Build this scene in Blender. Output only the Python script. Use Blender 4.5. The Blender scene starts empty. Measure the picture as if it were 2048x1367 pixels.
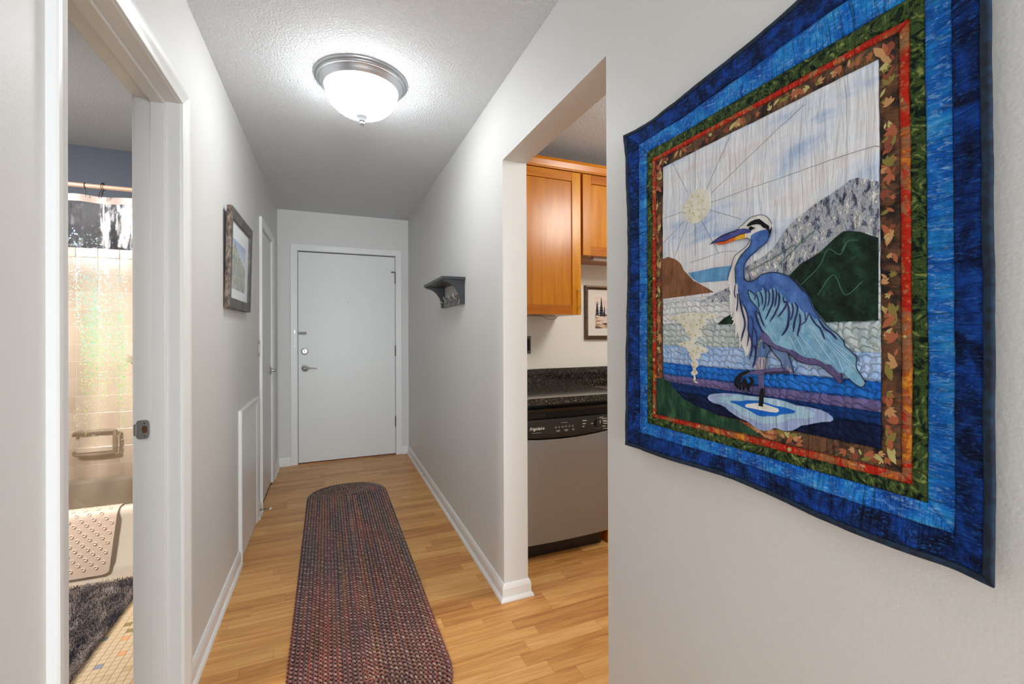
import bpy, bmesh, math, random
from mathutils import Vector, Matrix, noise, geometry
SC = bpy.context.scene
COL = SC.collection
random.seed(7)

# ------------------------------------------------------------------ camera
XL, XR, YB, H = -.4714, .7516, 4.7186, 2.44      # hall walls, end wall, ceiling height
TW = .123                                         # wall thickness
def cam_axes(yaw, pitch, roll):
    a, b, c = map(math.radians, (yaw, pitch, roll))
    F = Vector((math.sin(a)*math.cos(b), math.cos(a)*math.cos(b), math.sin(b)))
    R = Vector((math.cos(a), -math.sin(a), 0)); U = R.cross(F)
    return math.cos(c)*R+math.sin(c)*U, -math.sin(c)*R+math.cos(c)*U, F
R_, U_, F_ = cam_axes(22.2261, .1029, -.2203)
cd = bpy.data.cameras.new('camera'); cam = bpy.data.objects.new('camera', cd); COL.objects.link(cam)
m = Matrix.Identity(4)
for i in range(3):
    m[i][0] = R_[i]; m[i][1] = U_[i]; m[i][2] = -F_[i]
m[2][3] = 1.263
cam.matrix_world = m
cd.sensor_width = 36; cd.lens = 884.627/2048*36
cd.shift_y = -(683.5-662.38)/2048
cd.clip_start = .02
SC.camera = cam

# ------------------------------------------------------------------ light and exposure
SC.view_settings.view_transform = 'Standard'; SC.view_settings.look = 'None'
SC.view_settings.exposure = 0.0; SC.view_settings.gamma = 1.0
SC.view_settings.use_curve_mapping = False
w = bpy.data.worlds.new('world'); SC.world = w; w.use_nodes = True
w.node_tree.nodes['Background'].inputs[0].default_value = (.93, .96, 1, 1)
w.node_tree.nodes['Background'].inputs[1].default_value = .1
def area(name, loc, target, sx, sy, power, col, spread=180):
    l = bpy.data.lights.new(name, 'AREA'); l.shape = 'RECTANGLE'; l.size = sx; l.size_y = sy
    l.energy = power; l.color = col; l.spread = math.radians(spread)
    o = bpy.data.objects.new(name, l); COL.objects.link(o); o.location = loc
    o.rotation_euler = (Vector(target)-Vector(loc)).to_track_quat('-Z', 'Y').to_euler()
    return o
area('rear_fill_light', (.1, -4.8, 1.0), (.12, 4.7, 1.3), 2.6, 1.4, 57, (.86, .94, 1), 80)  # added fill lamp behind the camera, no window is modelled there
area('side_fill_light', (1.9, -1.7, 1.6), (-.47, 1.4, 1.3), 1.2, 1.2, 98, (.86, .94, 1))  # added fill lamp at the right rear, brightens the near left wall
kl = bpy.data.lights.new('kitchen_light', 'POINT'); kl.energy = 46; kl.color = (1, .95, .88); kl.shadow_soft_size = .20
ko = bpy.data.objects.new('kitchen_light', kl); COL.objects.link(ko); ko.location = (1.95, 1.25, 2.26)
area('bathroom_light', (-2.08, 1.55, 2.15), (-1.25, 3.4, .9), .3, .3, 44, (1, .94, .88), 120)

# ------------------------------------------------------------------ helpers
LOC = {}
def empty(name, loc, label=None, cat=None, group=None, kind=None):
    o = bpy.data.objects.new(name, None); COL.objects.link(o); o.location = loc
    o.empty_display_size = .05
    return tag(o, label, cat, group, kind)
def tag(o, label=None, cat=None, group=None, kind=None):
    for k, v in (('label', label), ('category', cat), ('group', group), ('kind', kind)):
        if v: o[k] = v
    return o
def adopt(o, parent):
    o.parent = parent
    if parent.type == 'EMPTY': o.matrix_parent_inverse = Matrix.LocRotScale(parent.location, parent.rotation_euler, None).inverted()
def obj(name, bm, mat, parent=None, smooth=False, kind=None, label=None):
    me = bpy.data.meshes.new(name)
    if isinstance(bm, bmesh.types.BMesh):
        bm.normal_update(); bm.to_mesh(me); bm.free()
    else:
        me.from_pydata(*bm); me.update()
    for mm in (mat if isinstance(mat, (list, tuple)) else [mat]): me.materials.append(mm)
    if smooth:
        me.shade_smooth()
        if smooth != 2: me.set_sharp_from_angle(angle=math.radians(35))
    o = bpy.data.objects.new(name, me); COL.objects.link(o)
    if parent: adopt(o, parent)
    if kind: o['kind'] = kind
    if label: o['label'] = label
    return o
def B(): return bmesh.new()
def box(bm, x0, x1, y0, y1, z0, z1, mi=0, bevel=0):
    r = bmesh.ops.create_cube(bm, size=1)
    for v in r['verts']:
        v.co = Vector(((x0+x1)/2+v.co.x*(x1-x0), (y0+y1)/2+v.co.y*(y1-y0), (z0+z1)/2+v.co.z*(z1-z0)))
    fs = {f for v in r['verts'] for f in v.link_faces}
    for f in fs: f.material_index = mi
    if bevel:
        es = list({e for v in r['verts'] for e in v.link_edges})
        bmesh.ops.bevel(bm, geom=es, offset=bevel, segments=2, affect='EDGES', profile=.5, clamp_overlap=True)
    return bm
def bx(x0, x1, y0, y1, z0, z1, bevel=0): return box(B(), x0, x1, y0, y1, z0, z1, 0, bevel)
def tube(bm, pts, r, seg=8, closed=False, caps=True):
    pts = [Vector(p) for p in pts]; n = len(pts); rs = r if isinstance(r, (list, tuple)) else [r]*n
    rings = []; prev = None
    for i, p in enumerate(pts):
        if closed: t = pts[(i+1) % n]-pts[i-1]
        else: t = pts[min(i+1, n-1)]-pts[max(i-1, 0)]
        t.normalize()
        if prev is None:
            a = Vector((0, 0, 1)) if abs(t.z) < .9 else Vector((1, 0, 0))
            u = t.cross(a).normalized()
        else:
            u = (prev-t*prev.dot(t)).normalized()
        prev = u; v = t.cross(u)
        rings.append([bm.verts.new(p+rs[i]*(math.cos(k*2*math.pi/seg)*u+math.sin(k*2*math.pi/seg)*v)) for k in range(seg)])
    for i in range(n if closed else n-1):
        a, b = rings[i], rings[(i+1) % n]
        for k in range(seg): bm.faces.new((a[k], a[(k+1) % seg], b[(k+1) % seg], b[k]))
    if caps and not closed:
        bm.faces.new(rings[0][::-1]); bm.faces.new(rings[-1])
    return bm
def lathe(bm, prof, seg, origin, axis='z'):
    # prof: (radius, height along axis)
    o = Vector(origin); rings = []
    def P(r, h, a):
        c, s = r*math.cos(a), r*math.sin(a)
        return o+Vector({'z': (c, s, h), 'x': (h, c, s), 'y': (s, h, c)}[axis])
    for r, h in prof:
        if r < 1e-6: rings.append([bm.verts.new(P(0, h, 0))])
        else: rings.append([bm.verts.new(P(r, h, k*2*math.pi/seg)) for k in range(seg)])
    for a, b in zip(rings, rings[1:]):
        for k in range(seg):
            k2 = (k+1) % seg
            if len(a) == 1 and len(b) == 1: continue
            if len(a) == 1: bm.faces.new((a[0], b[k2], b[k]))
            elif len(b) == 1: bm.faces.new((a[k], a[k2], b[0]))
            else: bm.faces.new((a[k], a[k2], b[k2], b[k]))
    bmesh.ops.recalc_face_normals(bm, faces=bm.faces)
    return bm
def prism(bm, prof, p0, p1, u, v, m0=0, m1=0):
    """extrude 2-D profile (a along u, b along v) from p0 to p1; m0/m1 mitre shift of the ends per unit of a"""
    p0, p1, u, v = map(Vector, (p0, p1, u, v)); d = (p1-p0).normalized()
    A = [bm.verts.new(p0+u*a+v*b-d*(m0*a)) for a, b in prof]
    C = [bm.verts.new(p1+u*a+v*b+d*(m1*a)) for a, b in prof]
    n = len(prof)
    for i in range(n): bm.faces.new((A[i], A[(i+1) % n], C[(i+1) % n], C[i]))
    bm.faces.new(A[::-1]); bm.faces.new(C)
    bmesh.ops.recalc_face_normals(bm, faces=bm.faces)
    return bm
def spline(pts, sub=4):
    if len(pts) < 3: return [Vector(p) for p in pts]
    P = [Vector(p) for p in pts]; P = [P[0]*2-P[1]]+P+[P[-1]*2-P[-2]]; out = []
    for i in range(1, len(P)-2):
        for k in range(sub):
            t = k/sub; a, b, c, d = P[i-1:i+3]
            out.append(.5*((2*b)+(c-a)*t+(2*a-5*b+4*c-d)*t*t+(-a+3*b-3*c+d)*t**3))
    out.append(P[-2]); return out

# ------------------------------------------------------------------ materials
def srgb(r, g, b):
    f = lambda c: (c/255/12.92) if c/255 <= .04045 else ((c/255+.055)/1.055)**2.4
    return (f(r), f(g), f(b), 1)
class M:
    """small node-tree builder"""
    def __init__(s, name, col=(.8, .8, .8, 1), rough=.5, metal=0, spec=.5):
        s.m = bpy.data.materials.new(name); s.m.use_nodes = True; s.t = s.m.node_tree; s.n = s.t.nodes
        s.p = s.n['Principled BSDF']; s.set('Base Color', col); s.set('Roughness', rough); s.set('Metallic', metal)
        s.set('Specular IOR Level', spec); s.m.diffuse_color = col if not hasattr(col, 'name') else (.8, .8, .8, 1)
    def set(s, k, v):
        if isinstance(v, bpy.types.NodeSocket): s.t.links.new(v, s.p.inputs[k])
        else: s.p.inputs[k].default_value = v
    def node(s, typ, ins={}, **kw):
        n = s.n.new(typ)
        for k, v in kw.items(): setattr(n, k, v)
        for k, v in ins.items():
            if isinstance(v, bpy.types.NodeSocket): s.t.links.new(v, n.inputs[k])
            else: n.inputs[k].default_value = v
        return n
    def co(s, scale=(1, 1, 1), rot=(0, 0, 0), loc=(0, 0, 0), kind='Object'):
        c = s.node('ShaderNodeTexCoord').outputs[kind]
        return s.node('ShaderNodeMapping', {'Vector': c, 'Scale': scale, 'Rotation': rot, 'Location': loc}).outputs[0]
    def noise(s, vec, scale=1, detail=3, rough=.5, dist=0, out=0):
        return s.node('ShaderNodeTexNoise', {'Vector': vec, 'Scale': scale, 'Detail': detail, 'Roughness': rough, 'Distortion': dist}).outputs[out]
    def vor(s, vec, scale=1, feature='F1', out='Distance', rnd=1):
        return s.node('ShaderNodeTexVoronoi', {'Vector': vec, 'Scale': scale, 'Randomness': rnd}, feature=feature).outputs[out]
    def ramp(s, fac, stops, interp='LINEAR'):
        n = s.node('ShaderNodeValToRGB', {'Fac': fac}); r = n.color_ramp; r.interpolation = interp
        while len(r.elements) < len(stops): r.elements.new(.5)
        for e, (p, c) in zip(r.elements, stops):
            e.position = p; e.color = c if len(c) == 4 else (*c, 1)
        return n.outputs[0]
    def mix(s, fac, a, b, mode='MIX'):
        n = s.node('ShaderNodeMix', data_type='RGBA', blend_type=mode)
        for i, v in ((0, fac), (6, a), (7, b)):
            if isinstance(v, bpy.types.NodeSocket): s.t.links.new(v, n.inputs[i])
            else: n.inputs[i].default_value = v
        return n.outputs[2]
    def math(s, op, a, b=0.0):
        n = s.node('ShaderNodeMath', operation=op)
        for i, v in ((0, a), (1, b)):
            if isinstance(v, bpy.types.NodeSocket): s.t.links.new(v, n.inputs[i])
            else: n.inputs[i].default_value = v
        return n.outputs[0]
    def bump(s, h, strength=.3, dist=.01, normal=None):
        ins = {'Height': h, 'Strength': strength, 'Distance': dist}
        if normal is not None: ins['Normal'] = normal
        o = s.node('ShaderNodeBump', ins).outputs[0]; s.set('Normal', o); return o

def paint(name, col, rough=.55, bscale=260, bstr=.12, bdist=.002):
    k = M(name, col, rough); v = k.co()
    k.bump(k.noise(v, bscale, 2, .5), bstr, bdist); return k.m
wall_paint = paint('warm_grey_wall_paint', (.69, .680, .660, 1), .5, 190, .30, .0016)
kitchen_paint = paint('cream_kitchen_wall_paint', (.86, .83, .76, 1), .5, 190, .2, .0015)
trim_paint = paint('white_trim_paint', (.80, .80, .79, 1), .33, 60, .05, .002)
door_paint = paint('white_door_paint', (.74, .745, .725, 1), .38, 40, .06, .003)
blue_paint = paint('slate_blue_wall_paint', srgb(54, 63, 79), .6)
def ceiling_mat(name, col):
    k = M(name, col, .8); v = k.co()
    a = k.noise(v, 120, 3, .6); c = k.ramp(a, [(.40, (0, 0, 0)), (.60, (1, 1, 1))])
    b = k.noise(v, 190, 2, .6)
    k.bump(k.math('ADD', c, k.math('MULTIPLY', b, .6)), .85, .006); return k.m
ceil_mat = ceiling_mat('knockdown_ceiling', (.86, .875, .895, 1))
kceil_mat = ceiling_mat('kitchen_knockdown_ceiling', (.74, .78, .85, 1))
nickel = M('satin_nickel', (.46, .45, .44, 1), .34, .75).m
chrome = M('polished_chrome', (.75, .75, .75, 1), .12, 1).m
dark_metal = M('dark_hinge_metal', (.16, .15, .14, 1), .4, .9).m
black_gap = M('dark_gap', (.012, .011, .01, 1), .8).m
white_plastic = M('white_plastic', (.8, .8, .78, 1), .4).m
k = M('brushed_nickel_pan', (.55, .57, .60, 1), .36, .9); k.bump(k.noise(k.co((1, 1, 30)), 30, 2), .04, .001); pan_metal = k.m

# laminate wood
def wood(name, stops, along='x', rough=.34, gscale=1.0, rnd=True, bstr=.05, spec=.4):
    k = M(name, rough=rough)
    st = {'x': (2.2, 38, 38), 'y': (38, 2.2, 38), 'z': (38, 38, 2.2)}[along]
    st = tuple(a*gscale for a in st)
    c = k.node('ShaderNodeTexCoord').outputs['Object']
    if rnd:
        r = k.node('ShaderNodeObjectInfo').outputs['Random']
        off = k.node('ShaderNodeCombineXYZ', {0: k.math('MULTIPLY', r, 37), 1: k.math('MULTIPLY', r, 91), 2: k.math('MULTIPLY', r, 13)}).outputs[0]
        c = k.node('ShaderNodeVectorMath', {0: c, 1: off}, operation='ADD').outputs[0]
    v = k.node('ShaderNodeMapping', {'Vector': c, 'Scale': st}).outputs[0]
    g = k.noise(v, 1, 6, .62, .9)
    v2 = k.node('ShaderNodeMapping', {'Vector': c, 'Scale': tuple(a*3.5 for a in st)}).outputs[0]
    g2 = k.noise(v2, 1.6, 4, .6, .3)
    f = k.math('ADD', k.math('MULTIPLY', g, .75), k.math('MULTIPLY', g2, .25))
    if rnd: f = k.math('ADD', f, k.math('MULTIPLY', k.math('SUBTRACT', r, .5), .24))
    k.set('Base Color', k.ramp(f, stops)); k.bump(g2, bstr, .001); k.set('Specular IOR Level', spec)
    return k.m
floor_wood = wood('honey_laminate_strips', [(.28, srgb(170, 108, 54)), (.45, srgb(203, 144, 80)), (.58, srgb(219, 162, 94)), (.75, srgb(230, 182, 118))])
cab_wood_z = wood('honey_maple_upright_grain', [(.22, srgb(158, 92, 12)), (.45, srgb(182, 110, 6)), (.6, srgb(194, 124, 10)), (.8, srgb(208, 146, 30))], 'z', .25, .7, True, .05, .36)
cab_wood_x = wood('honey_maple_level_grain', [(.22, srgb(146, 80, 12)), (.45, srgb(170, 94, 5)), (.6, srgb(184, 110, 8)), (.8, srgb(200, 132, 26))], 'x', .27, .7, True, .05, .36)
subfloor_mat = M('dark_joint', srgb(110, 70, 38), .7).m

# ------------------------------------------------------------------ room shell
def structure(name, bm, mat, label=None, cat='structure', smooth=False):
    o = obj(name, bm, mat, smooth=smooth); tag(o, label, cat, None, 'structure'); return o
BO = .120                         # bathroom wall thickness
BX = XL-BO                        # bathroom face of the hall's left wall
DY0, DY1, DZ = 1.100, 1.800, 2.036   # bathroom door clear opening
CY0, CY1, CZ = 3.668, 4.240, 2.032   # closet door opening
OY0, OY1, OZ = 1.099, 1.949, 2.076   # kitchen opening
# left wall with two door openings
bm = B()
for y0, y1, z0, z1 in ((-2.2, DY0-.02, 0, H), (DY0-.02, DY1+.02, DZ+.02, H), (DY1+.02, CY0-.02, 0, H), (CY0-.02, CY1+.02, CZ+.02, H), (CY1+.02, YB+.12, 0, H)):
    box(bm, BX, XL, y0, y1, z0, z1)
structure('wall_left', bm, wall_paint, 'warm grey left hallway wall with bathroom and closet doorways', 'wall')
bm = B()
for y0, y1, z0, z1 in ((-.5, OY0, 0, H), (OY0, OY1, OZ, H), (OY1, YB+.12, 0, H)):
    box(bm, XR, XR+TW, y0, y1, z0, z1)
structure('wall_right', bm, wall_paint, 'warm grey right hallway wall with kitchen opening', 'wall')
EX0, EX1, EZ = -.299, .618, 2.056  # entry door clear opening
bm = B()
for x0, x1, z0, z1 in ((XL, EX0-.02, 0, H), (EX0-.02, EX1+.02, EZ+.015, H), (EX1+.02, XR, 0, H)):
    box(bm, x0, x1, YB, YB+.12, z0, z1)
structure('wall_back', bm, wall_paint, 'warm grey end wall of the hallway around the white entry door', 'wall')
structure('ceiling', bx(BX, XR+TW, -2.2, YB+.12, H, H+.1), ceil_mat, 'white textured hallway ceiling', 'ceiling')
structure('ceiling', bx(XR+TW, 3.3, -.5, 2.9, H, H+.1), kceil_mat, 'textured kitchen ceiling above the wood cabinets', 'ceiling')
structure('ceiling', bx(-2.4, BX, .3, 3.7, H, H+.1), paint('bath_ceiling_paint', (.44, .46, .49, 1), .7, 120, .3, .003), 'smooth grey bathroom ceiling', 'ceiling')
# kitchen shell
KY = 2.775
bm = box(B(), XR+TW, 3.3, KY, KY+.1, 0, H); structure('wall_kitchen_back', bm, kitchen_paint, 'cream kitchen wall behind the counter and painting', 'wall')
structure('wall_kitchen_right', bx(3.2, 3.3, -.5, KY, 0, H), kitchen_paint, 'cream kitchen side wall out of view', 'wall')
structure('wall_kitchen_front', bx(XR+TW, 3.2, -.5, -.4, 0, H), kitchen_paint, 'cream kitchen wall opposite the counter', 'wall')
# bathroom shell
SY = 3.575
bm = box(B(), -2.4, BX, SY, SY+.1, 0, H); wbb = structure('wall_bathroom_back', bm, blue_paint, 'slate blue bathroom wall above beige tiles', 'wall')
structure('wall_bathroom_left', bx(-2.4, -2.3, .3, SY, 0, H), blue_paint, 'slate blue bathroom side wall out of view', 'wall')
structure('wall_bathroom_front', bx(-2.3, BX, .3, .4, 0, H), blue_paint, 'slate blue bathroom wall opposite the bathtub', 'wall')
# closet box behind the closet door and corridor behind the entry door
bm = box(box(box(B(), -1.1, BX, 3.68, 3.72, 0, H), -1.1, BX, YB+.02, YB+.12, 0, H), -1.14, -1.1, 3.68, YB+.12, 0, H)
structure('wall_closet', bm, wall_paint, 'closet walls behind the closed closet door', 'wall')

# ---- floors: strips of laminate, each its own piece
fl = structure('floor', box(box(B(), BX+.06, XR+TW, -2.2, YB+.12, -.05, -.004), XR+TW, 3.3, -.5, 2.9, -.05, -.004), subfloor_mat, 'honey laminate strip floor of hallway and kitchen', 'floor')
rng = random.Random(11)
RW = .0677; GAP = .0004
def stave_bm(bm, x0, x1, y0, y1): return box(bm, x0+GAP, x1-GAP, y0+GAP, y1-GAP, -.004, 0)
rest = B(); cnt = 0; row = -66
while True:
    y0 = 2.207+row*RW; y1 = y0+RW; row += 1
    if y0 > YB+.06: break
    x = XL-rng.uniform(0, .42); y1c = min(y1, YB+.06)
    xmax = 3.2 if y0 < KY else XR
    if y1 < -.45 or not (y1 < KY): xmax = XR
    while x < xmax:
        L = rng.choice((.29, .36, .41, .47, .33, .52))*rng.uniform(.93, 1.07)
        a, b = max(x, XL), min(x+L, xmax); x += L
        if b-a < .012: continue
        vis = (1.27 < y1 and y0 < YB and a < XR) or (1.05 < y0 < 2.28 and XR <= a < 1.72)
        if y1 > 1.27 and y0 < 1.45 and b < .42: vis = False
        if OY1 < y0 and a > XR-.02 and a < XR+TW and b < XR+TW+.02: vis = False
        if vis and cnt < 298:
            o = obj('strip', stave_bm(B(), a, b, y0, y1c), floor_wood, fl); cnt += 1
        else: stave_bm(rest, a, b, y0, y1c)
obj('strip', rest, floor_wood, fl, kind='stuff')
# bathroom mosaic floor
k = M('mosaic_grout', srgb(126, 86, 48), .8); grout = k.m
bfl = structure('floor', bx(-2.35, BX+.06, .4, SY, -.05, -.003), grout, 'cream mosaic bathroom floor with scattered coloured tiles', 'floor')
tile_cols = {n: M('mosaic_'+n, c, .35).m for n, c in (('cream', srgb(222, 198, 162)), ('olive', srgb(152, 138, 84)), ('peach', srgb(240, 172, 124)), ('blue', srgb(142, 152, 176)), ('sand', srgb(208, 182, 140)), ('slate', srgb(140, 150, 146)))}
TS = .0264; tx0, ty0 = -.8345, 2.1395
spec = {(0, 0): 'blue', (0, 10): 'olive', (1, 8): 'olive', (1, 6): 'peach', (2, 2): 'peach', (4, -2): 'sand', (2, -3): 'sand', (6, -5): 'peach', (-2, 7): 'slate', (-2, 14): 'sand', (-1, 18): 'slate', (5, -7): 'blue', (3, 5): 'cream'}
tmesh = {}
for n, mm in tile_cols.items():
    me = bpy.data.meshes.new('tile'); b_ = bx(.0005, TS-.0011, .0005, TS-.0011, -.003, 0); b_.to_mesh(me); b_.free(); me.materials.append(mm); tmesh[n] = me
rest = {n: B() for n in tile_cols}; cnt = 0
names = list(tile_cols)
for i in range(-56, 11):
    for j in range(-62, 28):
        x, y = tx0+i*TS, ty0+j*TS
        n = spec.get((i, j)) or ('cream' if rng.random() < .90 else rng.choice(names))
        if (-6 <= i <= 8 and -12 <= j <= 24) and (i, j) not in spec: n = 'cream' if rng.random() < .975 else 'sand'
        ang = math.degrees(math.atan2(x+.013, y+.013)); vis = -27.1 < ang-0 < -0 and x > -.90 and y > 1.93
        uu = math.tan(math.radians(ang-22.226)); vis = vis and (-.998 < uu < -.845)
        if vis and cnt < 298 and y < 2.8:
            o = bpy.data.objects.new('tile', tmesh[n]); COL.objects.link(o); o.parent = bfl; o.location = (x, y, 0); cnt += 1
        elif x+TS < BX+.05: box(rest[n], x+.0005, x+TS-.0011, y+.0005, y+TS-.0011, -.003, 0)
for n, b_ in rest.items(): obj('tile', b_, tile_cols[n], bfl, kind='stuff')

# ---- baseboards
BBP = [(0, 0), (.012, 0), (.012, .062), (.009, .074), (.005, .083), (0, .085)]
SHP = [(.011, 0), (.023, 0), (.0225, .006), (.020, .012), (.016, .017), (.011, .019)]
BBP = [(a, b*.93) for a, b in BBP]
def baseboard(name, runs, label):
    bm = B(); sh = B()
    for p0, p1, n, m0, m1 in runs:
        prism(bm, BBP, (*p0, 0), (*p1, 0), (*n, 0), (0, 0, 1), m0, m1); prism(sh, SHP, (*p0, 0), (*p1, 0), (*n, 0), (0, 0, 1), m0, m1)
    o = structure(name, bm, trim_paint, label, 'baseboard'); obj('shoe_moulding', sh, trim_paint, o)
    return o
baseboard('baseboard_left', [((XL, DY1+.067), (XL, 2.80), (1, 0), 0, 0), ((XL, 3.425), (XL, CY0-.083), (1, 0), 0, 0), ((XL, CY1+.09), (XL, YB), (1, 0), 0, -1), ((XL, -2.2), (XL, DY0-.06), (1, 0), 0, 0)], 'white baseboard along the left hallway wall')
baseboard('baseboard_back', [((XL, YB), (EX0-.063, YB), (0, -1), -1, 0), ((EX1+.063, YB), (XR, YB), (0, -1), 0, -1)], 'white baseboard pieces beside the entry door')
bbr = baseboard('baseboard_right', [((XR, OY1), (XR, YB), (-1, 0), 1, -1), ((XR, OY1), (XR+TW, OY1), (0, -1), 1, 1), ((XR, -.5), (XR, OY0), (-1, 0), 0, 1)], 'white baseboard along the right hallway wall turning into the kitchen opening')
baseboard('baseboard_kitchen', [((XR+TW, -.4), (XR+TW, OY0), (1, 0), 0, 0), ((XR+TW, OY1), (XR+TW, 2.12), (1, 0), 1, 0)], 'white baseboard on the kitchen side of the hallway wall')

# ---- casings
def cas_prof(w, t0=.011, t1=.018):      # a: from opening outwards, b: thickness
    return [(0, 0), (0, t0*.8), (.004, t0), (w*.45, t0+.001), (w*.6, t1-.002), (w*.75, t1), (w-.003, t1), (w, t1-.003), (w, 0)]
def casing_frame(y0, y1, z1, w, X, s, parent, wl=None, wr=None):
    """three-sided door casing on a plane x=X facing s; mitred"""
    bm = B(); wl = wl or w; wr = wr or w
    for base, d, ww in ((y0, -1, wl), (y1, 1, wr)):
        pr = cas_prof(ww); n = len(pr)
        A = [bm.verts.new((X+s*b, base+d*a, 0)) for a, b in pr]; C = [bm.verts.new((X+s*b, base+d*a, z1+a*w/ww)) for a, b in pr]
        for i in range(n): bm.faces.new((A[i], A[(i+1) % n], C[(i+1) % n], C[i]))
        bm.faces.new(A); bm.faces.new(C)
    pr = cas_prof(w); n = len(pr)
    A = [bm.verts.new((X+s*b, y0-a*wl/w, z1+a)) for a, b in pr]; C = [bm.verts.new((X+s*b, y1+a*wr/w, z1+a)) for a, b in pr]
    for i in range(n): bm.faces.new((A[i], A[(i+1) % n], C[(i+1) % n], C[i]))
    bm.faces.new(A); bm.faces.new(C)
    bmesh.ops.recalc_face_normals(bm, faces=bm.faces)
    return obj('casing', bm, trim_paint, parent, smooth=True)
# bathroom doorway
d1 = empty('door_1', (XL-.06, 1.45, 0), 'white painted bathroom doorway with open frame and strike plate', 'doorway', None, 'structure')
casing_frame(DY0-.004, DY1+.006, DZ+.004, .057, XL, 1, d1, .052, .060)
casing_frame(DY0-.004, DY1+.006, DZ+.004, .057, BX, -1, d1)
bm = B(); box(bm, BX-.001, XL+.001, DY0-.02, DY0, 0, DZ+.02); box(bm, BX-.001, XL+.001, DY1, DY1+.02, 0, DZ+.02); box(bm, BX-.001, XL+.001, DY0, DY1, DZ, DZ+.02)
obj('jamb', bm, trim_paint, d1)
bm = B(); SX0, SX1 = -.548, -.509
box(bm, SX0, SX1, DY0, DY0+.012, 0, DZ, 0, .002); box(bm, SX0, SX1, DY1-.012, DY1, 0, DZ, 0, .002); box(bm, SX0, SX1, DY0+.012, DY1-.012, DZ-.012, DZ, 0, .002)
obj('door_stop', bm, trim_paint, d1)
# strike plate
bm = B()
yf = DY1-.0016
def plate_ring(bm, outer, inner, y0, y1):
    n = len(outer)
    vs = [[bm.verts.new((x, yy, z)) for x, z in L] for L in (outer, inner) for yy in (y0, y1)]
    of, ob, nf, nb = vs
    for i in range(n):
        j = (i+1) % n
        for a, b in ((of, nf), (nb, ob), (ob, of), (nf, nb)): bm.faces.new((a[i], a[j], b[j], b[i]))
oc, ic = [], []
for i in range(16):
    a = i*math.pi/8+math.pi/16; c, s = math.cos(a), math.sin(a)
    sq = lambda t, e: math.copysign(abs(t)**e, t)
    oc.append((-.5725+.0185*sq(c, .45), .949+.0315*sq(s, .45))); ic.append((-.5675+.0075*sq(c, .6), .949+.012*sq(s, .6)))
plate_ring(bm, oc, ic, yf, DY1)
sp = obj('strike_plate', bm, nickel, d1)
bmesh_lip = bx(-.5965, -.589, yf-.0005, DY1+.003, .930, .968, .001); obj('lip', bmesh_lip, nickel, sp)
obj('latch_pocket', bx(-.577, -.559, DY1-.0008, DY1+.008, .937, .961), M('raw_wood_pocket', srgb(96, 62, 36), .8).m, sp)
for z in (.928, .970): obj('screw', lathe(B(), [(0, -.0006), (.0028, -.0004), (.003, 0), (0, 0)], 10, (-.5675, yf, z), 'y'), dark_metal, sp)
# closet door
d2 = empty('door_2', (XL, 3.95, 0), 'narrow white closet door on the left wall next to the entry', 'door', None, 'structure')
casing_frame(CY0-.004, CY1+.004, CZ+.004, .058, XL, 1, d2, .080, .085)
bm = B(); box(bm, BX, XL+.001, CY0-.02, CY0, 0, CZ+.02); box(bm, BX, XL+.001, CY1, CY1+.02, 0, CZ+.02); box(bm, BX, XL+.001, CY0, CY1, CZ, CZ+.02)
obj('jamb', bm, trim_paint, d2)
sl = obj('door_panel', bx(XL-.038, XL-.003, CY0+.003, CY1-.003, .008, CZ-.004, .001), door_paint, d2)
obj('threshold_shadow_gap', bx(BX, XL-.045, CY0, CY1, 0, CZ), black_gap, d2)
for z in (1.835, 1.092, .36):
    b_ = B(); tube(b_, [(XL+.004, CY0+.001, z-.048), (XL+.004, CY0+.001, z+.048)], .006, 10); box(b_, XL-.004, XL+.0005, CY0+.002, CY0+.022, z-.045, z+.045)
    obj('hinge', b_, dark_metal, d2, smooth=True)
hl = empty('lever_handle', (XL, 4.17, .95)); adopt(hl, d2)
def lever(px, py, pz, ax, side, parent, L=.105, name='lever_handle'):
    """ax: outward unit vector, side: lever direction"""
    o = Vector((px, py, pz)); ax = Vector(ax); sd = Vector(side)
    b_ = B(); axis = 'x' if abs(ax.x) > .5 else 'y'; s = ax.x if axis == 'x' else ax.y
    lathe(b_, [(0, 0), (.034, 0), (.034, s*.004), (.031, s*.008), (.026, s*.009), (.024, s*.007), (.014, s*.012), (.011, s*.03), (.011, s*.045), (0, s*.048)], 28, o, axis)
    ob = obj(name, b_, nickel, parent, smooth=True)
    p = [o+ax*.042, o+ax*.046+sd*.02, o+ax*.048+sd*.05+Vector((0, 0, .002)), o+ax*.044+sd*.08-Vector((0, 0, .001)), o+ax*.040+sd*L-Vector((0, 0, .006))]
    b_ = B(); sp_ = spline(p, 4); n = len(sp_)
    tube(b_, sp_, [.0085-.004*i/n for i in range(n)], 10); obj('lever', b_, nickel, ob, smooth=True)
    return ob
bpy.data.objects.remove(hl)
lever(XL-.003, 4.185, .952, (1, 0, 0), (0, -1, 0), d2, .09)
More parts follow.
